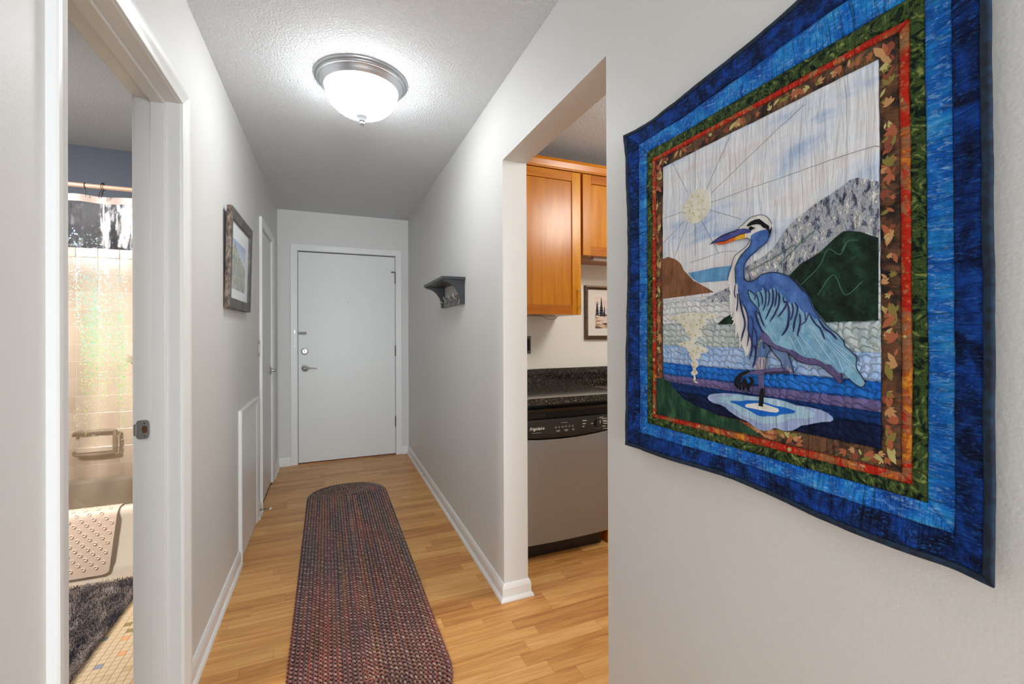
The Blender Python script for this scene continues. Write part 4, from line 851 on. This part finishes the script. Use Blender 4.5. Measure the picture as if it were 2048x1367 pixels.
left = k.math('GREATER_THAN', -1.113+0.0, xc) if False else k.math('LESS_THAN', xc, -1.115)
amp = k.math('ADD', k.math('MULTIPLY', k.math('MULTIPLY', top, left), 1.5), .11)
hgt = k.math('MULTIPLY', wr, amp)
bn = k.node('ShaderNodeBump', {'Height': hgt, 'Strength': .9, 'Distance': .03}).outputs[0]
tr = k.node('ShaderNodeBsdfTransparent', {'Color': (.965, .955, .94, 1)}).outputs[0]
gl = k.node('ShaderNodeBsdfGlossy', {'Color': (.8, .8, .8, 1), 'Roughness': .09, 'Normal': bn}).outputs[0]
df = k.node('ShaderNodeBsdfTranslucent', {'Color': (.9, .86, .82, 1)}).outputs[0]
fr = k.node('ShaderNodeFresnel', {'IOR': 1.45, 'Normal': bn}).outputs[0]
m1 = k.node('ShaderNodeMixShader', {0: k.math('MINIMUM', k.math('MULTIPLY', fr, 1.8), 1.0), 1: tr, 2: gl}).outputs[0]
m2 = k.node('ShaderNodeMixShader', {0: .06, 1: m1, 2: df}).outputs[0]
# holographic flakes laminated in the lower part of the vinyl
vc = k.vor(v, 230, out='Color'); hs = k.node('ShaderNodeSeparateColor', {0: vc})
band = k.noise(k.co((7, 1, .55)), 1.5, 3, .5, .4)
dens = k.math('MULTIPLY', k.math('MAXIMUM', k.math('SUBTRACT', band, .46), 0.0), 2.2)
vert = k.ramp(k.math('MULTIPLY', zc, .5), [(.30, (0, 0, 0)), (.40, (.9, .9, .9)), (.66, (1, 1, 1)), (.84, (.35, .35, .35)), (.93, (0, 0, 0))])
dens = k.math('MULTIPLY', dens, vert)
on = k.math('LESS_THAN', hs.outputs[1], dens)
huefield = k.math('ADD', k.math('ADD', k.math('MULTIPLY', k.math('SUBTRACT', zc, .6), .42), k.math('MULTIPLY', hs.outputs[0], .22)), -.02)
hue = k.node('ShaderNodeCombineColor', {0: huefield, 1: k.math('ADD', k.math('MULTIPLY', hs.outputs[2], .55), .25), 2: .72}, mode='HSV').outputs[0]
flake = k.node('ShaderNodeBsdfDiffuse', {'Color': hue}).outputs[0]
fg = k.node('ShaderNodeBsdfGlossy', {'Color': hue, 'Roughness': .35}).outputs[0]
fmix = k.node('ShaderNodeMixShader', {0: .3, 1: flake, 2: fg}).outputs[0]
m3 = k.node('ShaderNodeMixShader', {0: k.math('MULTIPLY', on, .80), 1: m2, 2: fmix}).outputs[0]
t.links.new(m3, n['Material Output'].inputs[0])
curm = k.m
def ss0(a, b, x): t = max(0, min(1, (x-a)/(b-a))); return t*t*(3-2*t)
cur = empty('shower_curtain', (-1.4, 2.93, .25), 'clear plastic shower curtain with holographic flakes hanging inside the tub', 'shower curtain')
def cy(x, z):
    q = .25+.75*ss0(1.98, 1.5, z)
    return 2.945+q*(.010*math.sin(x*23+.6*z)+.006*math.sin(x*51+1.3+z))+q*.010*noise.noise(Vector((x*6, z*2.2, 1)))+(.004 if x < -1.113 else 0)
b_ = B(); nx, nz = 150, 90; G = []
for i in range(nx+1):
    x = -1.95+1.32*i/nx; G.append([b_.verts.new((x, cy(x, z), z)) for z in [.20+(1.950-.20)*j/nz for j in range(nz+1)]])
for i in range(nx):
    for j in range(nz): b_.faces.new((G[i][j], G[i+1][j], G[i+1][j+1], G[i][j+1]))
obj('vinyl_sheet', b_, curm, cur, smooth=2)
k = M('milky_header_band', srgb(176, 160, 152), .4); k.set('Alpha', .82); k.bump(k.noise(k.co((260, 1, 4)), 1, 2), .3, .001)
b_ = B(); G = []
for i in range(nx+1):
    x = -1.95+1.32*i/nx; sag = .003*math.sin(x*30)
    G.append([b_.verts.new((x, cy(x, 1.95)+o_, z+sag)) for z, o_ in ((1.944, -.001), (1.980, -.001), (1.980, .001), (1.944, .001))])
for i in range(nx):
    for j in range(4): b_.faces.new((G[i][j], G[i+1][j], G[i+1][(j+1) % 4], G[i][(j+1) % 4]))
bmesh.ops.recalc_face_normals(b_, faces=b_.faces)
obj('header_band', b_, k.m, cur, smooth=True)
# shag rug
sg = empty('shag_rug', (-1.3, 2.2, 0), 'dark navy and brown shag bathroom rug on the mosaic floor', 'rug')
obj('rug_base', bx(-1.75, -.882, 1.55, 2.845, 0, .010, .003), M('rug_navy_base', srgb(30, 32, 42), .95).m, sg)
k = M('shag_pile', rough=.8); v = k.co()
n1 = k.noise(k.co((7, 3.2, 1)), 1.4, 4, .65, .6); n2 = k.noise(v, 230, 2, .6)
f = k.math('ADD', k.math('MULTIPLY', n1, .7), k.math('MULTIPLY', n2, .42))
k.set('Base Color', k.ramp(f, [(.44, srgb(30, 34, 52)), (.52, srgb(78, 72, 78)), (.58, srgb(128, 112, 104)), (.67, srgb(184, 174, 172))])); pile = k.m
rp = random.Random(9); V, Fa = [], []
for q in range(26000):
    x = rp.uniform(-1.45, -.878) if q < 22000 else rp.uniform(-.905, -.874); y = rp.uniform(1.85, 2.845)
    h_ = rp.uniform(.014, .024); a = rp.uniform(0, 6.28); lx_, ly_ = rp.gauss(-.004, .006), rp.gauss(.006, .007)
    w2 = .0013; dx, dy = math.cos(a)*w2, math.sin(a)*w2; o0 = len(V)
    V += [(x-dx, y-dy, .006), (x+dx, y+dy, .006), (x+lx_*.5+dx*.8, y+ly_*.5+dy*.8, .006+h_*.62), (x+lx_*.5-dx*.8, y+ly_*.5-dy*.8, .006+h_*.62), (x+lx_*1.5, y+ly_*1.5, h_)]
    Fa += [(o0, o0+1, o0+2, o0+3), (o0+3, o0+2, o0+4)]
obj('pile', (V, [], Fa), pile, sg, kind='stuff')

# ------------------------------------------------------------------ quilt
qr = empty('quilt', (XR-.02, .63, .96), 'blue bordered hanging quilt with a great heron standing in water before mountains', 'quilt')
OY_0, OY_1, OZ_0, OZ_1 = .268, .984, .960, 1.788
def ss(a, b, x): t = max(0, min(1, (x-a)/(b-a))); return t*t*(3-2*t)
def qwarp(y, z):
    s = (OY_1-y)/(OY_1-OY_0)
    if z < 1.03: z = z+.011*math.exp(-((s-.42)/.22)**2)*ss(1.03, .975, z)
    if z > 1.69: z = z+.034*ss(.80, .50, y)*ss(1.69, 1.79, z)
    if y > .93: y = y-.012*ss(.93, .98, y)*math.exp(-((z-1.50)/.22)**2)
    return y, z
def qx(y, z):
    s = (OY_1-y)/(OY_1-OY_0)
    x = XR-.0165-.0025*math.sin(7*y+3)*math.cos(5*z)
    x -= .0022*noise.noise(Vector((y*16, z*16, 2)))+.0010*noise.noise(Vector((y*60, z*60, 5)))
    x -= .014*ss(.315, .262, y)+.006*ss(.93, .985, y)
    x -= (.007+.006*math.sin(y*17+.8))*ss(1.04, .96, z)
    x -= .006*ss(1.72, 1.79, z)*(1+math.sin(y*19))
    return min(x, XR-.006)
def qP(y, z, lv): y, z = qwarp(y, z); return Vector((qx(y, z)-lv, y, z))
def patch(name, c, nu, nv, lv, mat, parent=qr, rim=.0035, edge=.0016):
    """bilinear patch c=(bl,br,tr,tl) with soft sewn-down edges"""
    def par(n): return [0, .5/n]+[i/n for i in range(1, n)]+[1-.5/n, 1]
    U, V_ = par(nu), par(nv); b_ = B(); G = []
    for a in U:
        col_ = []
        for b in V_:
            y = (c[0][0]*(1-a)+c[1][0]*a)*(1-b)+(c[3][0]*(1-a)+c[2][0]*a)*b; z = (c[0][1]*(1-a)+c[1][1]*a)*(1-b)+(c[3][1]*(1-a)+c[2][1]*a)*b
            e = edge if (a in (0, 1) or b in (0, 1)) else 0
            col_.append(b_.verts.new(qP(y, z, lv-e)))
        G.append(col_)
    for i in range(len(U)-1):
        for j in range(len(V_)-1): b_.faces.new((G[i][j], G[i+1][j], G[i+1][j+1], G[i][j+1]))
    r_ = bmesh.ops.extrude_edge_only(b_, edges=[e for e in b_.edges if e.is_boundary])
    for v_ in [g for g in r_['geom'] if isinstance(g, bmesh.types.BMVert)]: v_.co.x += rim
    bmesh.ops.recalc_face_normals(b_, faces=b_.faces)
    return obj(name, b_, mat, parent, smooth=2)
def qpoly(name, pts, lv, mat, parent=qr, grid=.007, rim=.0016, clip=None):
    pts = [(a/1e4, b/1e4) for a, b in pts]
    if clip: pts = [(min(max(a, clip[0]), clip[1]), min(max(b, clip[2]), clip[3])) for a, b in pts]
    cl = []
    for p in pts:
        if not cl or abs(p[0]-cl[-1][0])+abs(p[1]-cl[-1][1]) > 2e-4: cl.append(p)
    if abs(cl[0][0]-cl[-1][0])+abs(cl[0][1]-cl[-1][1]) < 2e-4: cl.pop()
    ys = [p[0] for p in cl]; zs = [p[1] for p in cl]; gp = []
    y = math.ceil(min(ys)/grid)*grid
    while y < max(ys):
        z = math.ceil(min(zs)/grid)*grid
        while z < max(zs): gp.append(Vector((y*1000, z*1000))); z += grid
        y += grid
    area_ = sum(cl[i-1][0]*cl[i][1]-cl[i][0]*cl[i-1][1] for i in range(len(cl)))
    if area_ < 0: cl = cl[::-1]
    n0 = len(cl)
    rv, re_, rf, *_r = geometry.delaunay_2d_cdt([Vector((p[0]*1000, p[1]*1000)) for p in cl]+gp, [], [list(range(n0))], 1, 1e-3)
    b_ = B(); vv = [b_.verts.new((0, v_.x/1000, v_.y/1000)) for v_ in rv]
    for f_ in rf:
        try: b_.faces.new([vv[i] for i in f_])
        except ValueError: pass
    bmesh.ops.delete(b_, geom=[v_ for v_ in b_.verts if not v_.link_faces], context='VERTS')
    for v_ in b_.verts: v_.co = qP(v_.co.y, v_.co.z, lv)
    r_ = bmesh.ops.extrude_edge_only(b_, edges=[e for e in b_.edges if e.is_boundary])
    for v_ in [g for g in r_['geom'] if isinstance(g, bmesh.types.BMVert)]: v_.co.x += rim
    bmesh.ops.recalc_face_normals(b_, faces=b_.faces)
    return obj(name, b_, mat, parent)
def qribbon(b_, pts, w0, lv, taper=True, th=.0006):
    P = spline([(0, a/1e4, b/1e4) for a, b in pts], 5); P2 = []
    for a, b in zip(P, P[1:]):
        m_ = max(1, int((b-a).length/.006)); P2 += [a.lerp(b, i/m_) for i in range(m_)]
    P = P2+[P[-1]]; n = len(P); L, R = [], []
    for i, p in enumerate(P):
        t_ = (P[min(i+1, n-1)]-P[max(i-1, 0)]).normalized(); nn = Vector((0, -t_.z, t_.y)); u = i/(n-1)
        w2 = w0/2*(min(1, 2.2*math.sin(math.pi*min(.97, max(.06, u)))**.8) if taper else 1)
        a, c = p+nn*w2, p-nn*w2; L.append((qP(a.y, a.z, lv), qP(a.y, a.z, lv-th))); R.append((qP(c.y, c.z, lv), qP(c.y, c.z, lv-th)))
    LV_ = [[b_.verts.new(q) for q in pr_] for pr_ in L]; RV = [[b_.verts.new(q) for q in pr_] for pr_ in R]
    for i in range(n-1):
        b_.faces.new((LV_[i][0], RV[i][0], RV[i+1][0], LV_[i+1][0])); b_.faces.new((LV_[i][1], LV_[i][0], LV_[i+1][0], LV_[i+1][1])); b_.faces.new((RV[i][0], RV[i][1], RV[i+1][1], RV[i+1][0]))
# fabrics
def fabric(name, build, wr='v', wstr=.5, wscale=1.0, pebble=0, rough=.85, bd=.011):
    k = M(name, rough=rough); k.set('Specular IOR Level', .2)
    k.set('Base Color', build(k))
    sc = {'v': (1, 120, 14), 'h': (1, 14, 120), 'n': (1, 45, 45)}[wr]
    h = k.noise(k.co(tuple(a*wscale for a in sc)), 1, 3, .55, .5)
    if pebble:
        s_ = k.node('ShaderNodeSeparateXYZ', {0: k.co()}); wob = k.noise(k.co((1, 30, 30)), 1, 2)
        ph = k.math('ADD', k.math('MULTIPLY', s_.outputs[1], 175), k.math('MULTIPLY', wob, 9))
        pil = k.math('ABSOLUTE', k.math('SINE', ph))
        rowp = k.math('FRACT', k.math('ADD', k.math('MULTIPLY', s_.outputs[2], 78), k.math('ADD', k.math('MULTIPLY', pil, -.34), k.math('MULTIPLY', wob, 1.1))))
        gr = k.ramp(rowp, [(0, (0, 0, 0)), (.14, (.8, .8, .8)), (.5, (1, 1, 1)), (.88, (.8, .8, .8)), (1, (0, 0, 0))])
        d = k.math('ADD', k.math('MULTIPLY', gr, .55), k.math('MULTIPLY', pil, .35))
        h = k.math('ADD', k.math('MULTIPLY', h, .5), k.math('MULTIPLY', d, pebble))
    fine = k.noise(k.co(), 900, 2)
    h = k.math('ADD', h, k.math('MULTIPLY', fine, .06))
    k.bump(h, min(1, wstr*1.5), bd); return k.m
def mott(stops, scale, detail=4, dist=.6, stretch=(1, 1, 1)):
    return lambda k: k.ramp(k.noise(k.co(stretch), scale, detail, .62, dist), stops)
def navy(k):
    a = k.ramp(k.noise(k.co(), 26, 4, .6, .5), [(.34, srgb(4, 14, 42)), (.48, srgb(8, 36, 92)), (.60, srgb(14, 62, 150)), (.75, srgb(22, 84, 180))])
    w_ = k.noise(k.co((1, 60, 200), (.7, 0, 0)), 1, 5, .75, 1.8); f = k.ramp(w_, [(.53, (0, 0, 0)), (.66, (.7, .7, .7))])
    return k.mix(f, a, srgb(44, 112, 200))
def blue(k):
    a = k.ramp(k.noise(k.co(), 22, 5, .62, .5), [(.34, srgb(8, 70, 158)), (.48, srgb(16, 104, 198)), (.60, srgb(30, 136, 216)), (.74, srgb(78, 166, 228))])
    w_ = k.noise(k.co((1, 50, 170), (.7, 0, 0)), 1, 5, .75, 1.8); f = k.ramp(w_, [(.53, (0, 0, 0)), (.66, (.75, .75, .75))])
    return k.mix(f, a, srgb(150, 200, 240))
def leafgreen(k):
    n_ = k.noise(k.co(), 34, 3, .6, 3.2); return k.ramp(n_, [(.33, srgb(10, 20, 16)), (.43, srgb(24, 44, 26)), (.50, srgb(72, 92, 44)), (.56, srgb(40, 66, 34)), (.62, srgb(112, 126, 62)), (.70, srgb(146, 152, 88)), (.8, srgb(50, 74, 36))])
def redor(k):
    n_ = k.noise(k.co(), 13, 4, .62, 1.2); a = k.ramp(n_, [(.30, srgb(150, 120, 80)), (.38, srgb(168, 84, 46)), (.44, srgb(178, 34, 20)), (.52, srgb(196, 46, 24)), (.565, srgb(150, 112, 78)), (.61, srgb(180, 84, 40)), (.66, srgb(224, 150, 48)), (.72, srgb(190, 52, 26))])
    d = k.vor(k.co(), 130); return k.mix(k.ramp(d, [(.15, (.35, .35, .35)), (.32, (0, 0, 0))]), a, srgb(232, 150, 84))
def brown(k):
    n_ = k.noise(k.co(), 20, 4, .6, 1.0); return k.ramp(n_, [(.32, srgb(26, 28, 28)), (.42, srgb(56, 44, 38)), (.52, srgb(116, 78, 54)), (.58, srgb(70, 66, 50)), (.66, srgb(150, 104, 68)), (.76, srgb(120, 116, 60))])
FN = {w_: fabric('navy_print', navy, w_, .7, .8, bd=.026) for w_ in 'vh'}; FB = {w_: fabric('bright_blue_print', blue, w_, .7, .8, bd=.024) for w_ in 'vh'}
FG = {w_: fabric('leafy_green_print', leafgreen, w_, .6, .9, bd=.02) for w_ in 'vh'}; FR = {w_: fabric('red_orange_print', redor, w_, .6, .9, bd=.018) for w_ in 'vh'}
FW = {w_: fabric('brown_autumn_print', brown, w_, .6, .9, bd=.018) for w_ in 'vh'}
k = M('dark_teal_binding', rough=.8); k.set('Base Color', k.ramp(k.noise(k.co(), 90, 3), [(.4, srgb(8, 22, 40)), (.6, srgb(14, 44, 70))])); k.bump(k.noise(k.co((1, 260, 260)), 1, 2), .3, .002); bindm = k.m
# frames, outermost first: (y0,y1,z0,z1)
RC = [(.268, .984, .960, 1.788), (.279, .974, .969, 1.779), (.309, .931, 1.004, 1.745), (.337, .900, 1.034, 1.713), (.354, .880, 1.052, 1.691), (.366, .867, 1.065, 1.680), (.391, .842, 1.092, 1.656)]
g_ = .0004
def ring(i, name, mats, lv, n=(90, 5)):
    a, b = RC[i], RC[i+1]; o = [(a[0], a[2]), (a[1], a[2]), (a[1], a[3]), (a[0], a[3])]; q = [(b[0], b[2]), (b[1], b[2]), (b[1], b[3]), (b[0], b[3])]
    for s_ in range(4):
        p0, p1, q1, q0 = o[s_], o[(s_+1) % 4], q[(s_+1) % 4], q[s_]
        ins = lambda p, r: (p[0]+(r[0]-p[0])*.012*1, p[1]+(r[1]-p[1])*.012)
        patch(name, (ins(p0, q0), ins(p1, q1), ins(q1, p1), ins(q0, p0)), n[0], n[1], lv, mats['v' if s_ in (0, 2) else 'h'] if isinstance(mats, dict) else mats)
# dark batting slab
b_ = B(); n1_, n2_ = 60, 70; Fv = []
for i in range(n1_+1):
    y = OY_0+.0015+(OY_1-OY_0-.003)*i/n1_; Fv.append([])
    for j in range(n2_+1):
        z = OZ_0+.0015+(OZ_1-OZ_0-.003)*j/n2_; Fv[-1].append(b_.verts.new(qP(y, z, -.0012)))
for i in range(n1_):
    for j in range(n2_): b_.faces.new((Fv[i][j], Fv[i+1][j], Fv[i+1][j+1], Fv[i][j+1]))
r_ = bmesh.ops.extrude_face_region(b_, geom=b_.faces[:])
for v_ in [g for g in r_['geom'] if isinstance(g, bmesh.types.BMVert)]: v_.co.x += .004
bmesh.ops.recalc_face_normals(b_, faces=b_.faces)
obj('backing', b_, M('dark_seam_backing', srgb(8, 14, 24), .95).m, qr, smooth=2)
ring(0, 'binding', bindm, .0018, (110, 2)); ring(1, 'navy_border', FN, .0012, (110, 6)); ring(2, 'blue_border', FB, .0012, (110, 5))
ring(3, 'green_leaf_border', FG, .0012, (100, 3)); ring(4, 'red_border', FR, .0012, (100, 2)); ring(5, 'brown_leaf_border', FW, .0012, (100, 4))
# printed leaves
lm = [M('leaf_print_'+n_, srgb(*c), .85).m for n_, c in (('rust', (166, 92, 58)), ('tan', (188, 140, 92)), ('olive', (128, 118, 52)), ('straw', (186, 174, 110)), ('sienna', (132, 66, 42)))]
rl = random.Random(21)
def leafprint(rect_o, rect_i, n, smin, smax, mis, name, lv=.00135):
    b_ = B(); made = 0; tries = 0
    while made < n and tries < n*30:
        tries += 1
        y, z = rl.uniform(rect_o[0], rect_o[1]), rl.uniform(rect_o[2], rect_o[3])
        if rect_i[0] < y < rect_i[1] and rect_i[2] < z < rect_i[3]: continue
        a0 = rl.uniform(0, 6.28); mi = rl.choice(mis); S_ = rl.uniform(smin, smax); lobes = rl.choice((1, 3, 5))
        polys = []; ok = True
        for l_ in range(lobes):
            a = a0+(l_-(lobes-1)/2)*.55; Ln = S_*(1-.16*abs(l_-(lobes-1)/2)); pts = []
            for u, w_ in ((0, 0), (.25, .13), (.55, .19), (.8, .11), (1, 0), (.8, -.11), (.55, -.19), (.25, -.13)):
                yy, zz = y+Ln*(u*math.cos(a)-w_*math.sin(a)), z+Ln*(u*math.sin(a)+w_*math.cos(a)); pts.append((yy, zz))
                inside = rect_o[0]+.002 < yy < rect_o[1]-.002 and rect_o[2]+.002 < zz < rect_o[3]-.002 and not (rect_i[0]-.0015 < yy < rect_i[1]+.0015 and rect_i[2]-.0015 < zz < rect_i[3]+.0015)
                ok = ok and inside
            polys.append(pts)
        if not ok: continue
        made += 1; dl = rl.uniform(0, .0003)
        for pts in polys:
            f = b_.faces.new([b_.verts.new(qP(yy, zz, lv+dl)) for yy, zz in pts]); f.material_index = mi
    obj(name, b_, lm, qr, kind='stuff')
leafprint(RC[5], RC[6], 130, .016, .030, [0, 0, 1, 2, 3, 4], 'leaf_print')
leafprint(RC[5], RC[6], 200, .008, .018, [0, 0, 1, 2, 3, 4], 'leaf_print')
leafprint(RC[4], RC[5], 90, .005, .010, [0, 1, 3], 'leaf_print')
PY0, PY1, PZ0, PZ1 = RC[6]
CL = (PY0, PY1, PZ0, PZ1)
sky = fabric('cloudy_sky_cotton', lambda k: k.ramp(k.noise(k.co((1, 5, 14)), 1, 4, .6, .6), [(.34, srgb(168, 186, 214)), (.46, srgb(208, 214, 224)), (.58, srgb(222, 222, 224)), (.72, srgb(216, 206, 210))]), 'v', .45, .55)
def band(name, z0, z1, mat, lv=.0017): return patch(name, ((PY0, z0), (PY1, z0), (PY1, z1), (PY0, z1)), 90, max(3, int((z1-z0)/.006)), lv, mat)
band('sky_panel', 1.335, PZ1, sky)
def flat(c0, c1, sc=30): return lambda k: k.ramp(k.noise(k.co(), sc, 3), [(.35, srgb(*c0)), (.65, srgb(*c1))])
band('white_water_band', 1.2795, 1.335, fabric('white_water', flat((206, 210, 214), (224, 224, 224)), 'v', .5, .6, .8))
band('pale_water_band', 1.231, 1.2795, fabric('pale_green_water', flat((168, 186, 190), (200, 208, 204)), 'v', .5, .6, .9))
band('light_blue_water_band', 1.189, 1.231, fabric('light_blue_water', flat((146, 180, 226), (178, 202, 236)), 'v', .5, .6, .9))
band('bright_blue_water_band', 1.162, 1.189, fabric('bright_blue_water', flat((18, 92, 190), (40, 122, 214)), 'v', .55, .6, .9))
band('purple_water_band', 1.145, 1.162, fabric('purple_water', flat((92, 88, 138), (122, 108, 156)), 'v', .5, .6, .9))
band('navy_water_band', 1.126, 1.145, fabric('navy_water', flat((10, 40, 92), (16, 56, 116)), 'v', .5, .6, .9))
band('midnight_water_band', PZ0, 1.126, fabric('midnight_water', flat((6, 16, 46), (12, 30, 70)), 'v', .5, .6, .9))
def rocky(k):
    n_ = k.noise(k.co((1, 120, 48)), 1, 5, .72, .4); return k.ramp(n_, [(.36, srgb(58, 62, 78)), (.44, srgb(112, 118, 134)), (.50, srgb(186, 188, 194)), (.56, srgb(120, 124, 132)), (.60, srgb(214, 210, 200)), (.68, srgb(232, 230, 230))])
rockm = fabric('grey_mountain_print', rocky, 'n', .4)
greenm = fabric('forest_green_cotton', lambda k: k.ramp(k.noise(k.co(), 34, 4, .65, .4), [(.35, srgb(14, 26, 20)), (.55, srgb(28, 50, 38)), (.75, srgb(46, 82, 62))]), 'n', .6)
brownm = fabric('brown_hill_cotton', flat((112, 72, 46), (140, 94, 64)), 'v', .4)
lbhill = fabric('light_blue_hill_cotton', flat((86, 140, 184), (112, 164, 202)), 'v', .5, .5)
mm_ = qpoly('grey_mountain', Q['mountain'], .0026, rockm, clip=CL)
qpoly('light_blue_hill', Q['bluehill'], .0026, lbhill); qpoly('brown_hill', Q['brown'], .0028, brownm, clip=CL); qpoly('grey_reflection', Q['greyref'], .0024, rockm)
hill = qpoly('green_hill', Q['hill'], .0034, greenm, clip=CL); qpoly('small_green_hill', Q['smallgreen'], .0026, greenm)
fg_ = fabric('foreground_green_cotton', lambda k: k.ramp(k.noise(k.co((1, 30, 20)), 1, 4, .65, .4), [(.35, srgb(18, 44, 34)), (.55, srgb(34, 70, 50)), (.75, srgb(70, 108, 72))]), 'v', .6)
qpoly('foreground_green', Q['foregreen'], .0030, fg_)
cream = fabric('cream_cotton', flat((214, 210, 192), (226, 220, 204)), 'n', .25)
ym = .7330; zm = 1.5337
sun = qpoly('sun', [((ym+.0372*math.cos(a))*1e4, (zm+.0362*math.sin(a))*1e4) for a in [math.pi*2*i/48 for i in range(48)]], .0028, cream)
ref = qpoly('sun_reflection', Q['sunref'], .0026, cream)
bead = bpy.data.meshes.new('bead'); b_ = lathe(B(), [(0, -.0012), (.0012, -.0008), (.0017, 0), (.0017, .0004)], 8, (0, 0, 0), 'x'); b_.to_mesh(bead); b_.free(); bead.materials.append(M('gold_bead', srgb(196, 176, 96), .2, .7).m); bead.shade_smooth()
for i, (a, b) in enumerate(Q['beads']):
    o = bpy.data.objects.new('bead', bead); COL.objects.link(o); par = sun if b > 14000 else ref; adopt(o, par); o.location = qP(a/1e4, b/1e4, .0031)
thread = {n_: M(n_+'_thread', srgb(*c), .7).m for n_, c in (('grey', (126, 122, 116)), ('navy', (14, 20, 44)), ('pale', (176, 204, 222)), ('green', (60, 104, 84)))}
def strokes(name, key, wscale, lv, mat, parent, taper=True, kind='stuff'):
    b_ = B()
    for w_, pts in Q[key]: qribbon(b_, pts, w_*wscale, lv, taper)
    bmesh.ops.recalc_face_normals(b_, faces=b_.faces)
    return obj(name, b_, mat, parent, kind=kind)
strokes('sun_ray_stitching', 'rays', .00016, .0021, thread['grey'], qr, False)
strokes('hill_stitching', 'hillstitch', .00016, .0039, thread['green'], hill, False)
rp_ = [qpoly('ripple', Q['rip1'], .0030, fabric('lavender_ripple', flat((140, 158, 200), (164, 178, 212)), 'v', .5, .6))]
for key, mat, lv in (('rip2', fabric('pale_ripple', flat((150, 186, 208), (176, 204, 220)), 'v', .5, .6), .0038), ('rip3', fabric('bright_ripple', flat((20, 92, 186), (30, 110, 200)), 'n', .2), .0044), ('rip4', fabric('white_ripple', flat((214, 210, 204), (228, 224, 218)), 'n', .2), .0050)):
    qpoly('ripple_ring', Q[key], lv, mat, rp_[0], rim=.0009)
# the heron
bodym = fabric('heron_blue_cotton', flat((62, 96, 162), (84, 122, 186), 40), 'n', .6)
her = qpoly('heron', Q['body'], .0050, bodym)
whitem = fabric('heron_white_cotton', flat((220, 216, 212), (232, 228, 224)), 'v', .4, .5)
wingm = fabric('heron_wing_cotton', flat((112, 162, 194), (140, 184, 208), 60), 'n', .5)
purplem = fabric('heron_purple_cotton', flat((78, 72, 112), (104, 94, 138)), 'n', .5)
greyb = fabric('heron_thigh_cotton', flat((84, 112, 158), (112, 138, 180)), 'v', .4)
pinkw = fabric('shin_feather_cotton', lambda k: k.ramp(k.noise(k.co((1, 380, 40)), 1, 3, .6), [(.4, srgb(120, 112, 140)), (.6, srgb(204, 194, 200))]), 'v', .5)
darkl = fabric('dark_leg_cotton', flat((34, 30, 48), (62, 52, 82)), 'n', .5)
blackm = fabric('black_cotton', flat((16, 15, 18), (28, 26, 30)), 'n', .2)
qpoly('white_breast', Q['white'], .0042, whitem, her)
qpoly('wing', Q['wing'], .0056, wingm, her)
qpoly('thigh', Q['thigh'], .0048, greyb, her); qpoly('shin_feathers', Q['shinfeather'], .0052, pinkw, her)
qpoly('leg', Q['leg1'], .0046, purplem, her); qpoly('lower_leg', Q['leg1dark'], .0056, blackm, her)
qpoly('leg', Q['leg2'], .0048, greyb, her); qpoly('shin_feathers', Q['leg2white'], .0054, pinkw, her)
qpoly('raised_leg', Q['legbar'], .0056, purplem, her, rim=.002); qpoly('raised_leg_dark_patch', Q['legbardark'], .0060, darkl, her)  # darker cotton strip along the lower half of the raised leg
qpoly('wing_underside', Q['under'], .0060, purplem, her, rim=.002)
strokes('claws', 'claws', .00021, .0062, blackm, her, True, None)
qpoly('upper_beak', Q['beak'], .0050, fabric('beak_purple', flat((62, 66, 128), (84, 86, 150)), 'n', .3), her)
qpoly('lower_beak', Q['beaklow'], .0056, fabric('beak_orange', flat((206, 80, 26), (222, 100, 40)), 'n', .3), her)
qpoly('beak_base', Q['beakyel'], .0056, fabric('beak_yellow', flat((216, 150, 30), (228, 170, 50)), 'n', .3), her)
qpoly('crest', Q['crest'], .0054, blackm, her); qpoly('crest_tail', Q['nape'], .0060, blackm, her); qpoly('eye_patch', Q['eye'], .0056, blackm, her)
fea = fabric('feather_navy', flat((34, 40, 84), (52, 58, 108)), 'n', .3)
strokes('feather_tips', 'feathers', .000145, .0064, fea, her)
strokes('outline_stitching', 'outline', .000150, .0062, thread['navy'], her, False)
strokes('wing_stitching', 'wingstitch', .00012, .0062, thread['pale'], her, False)
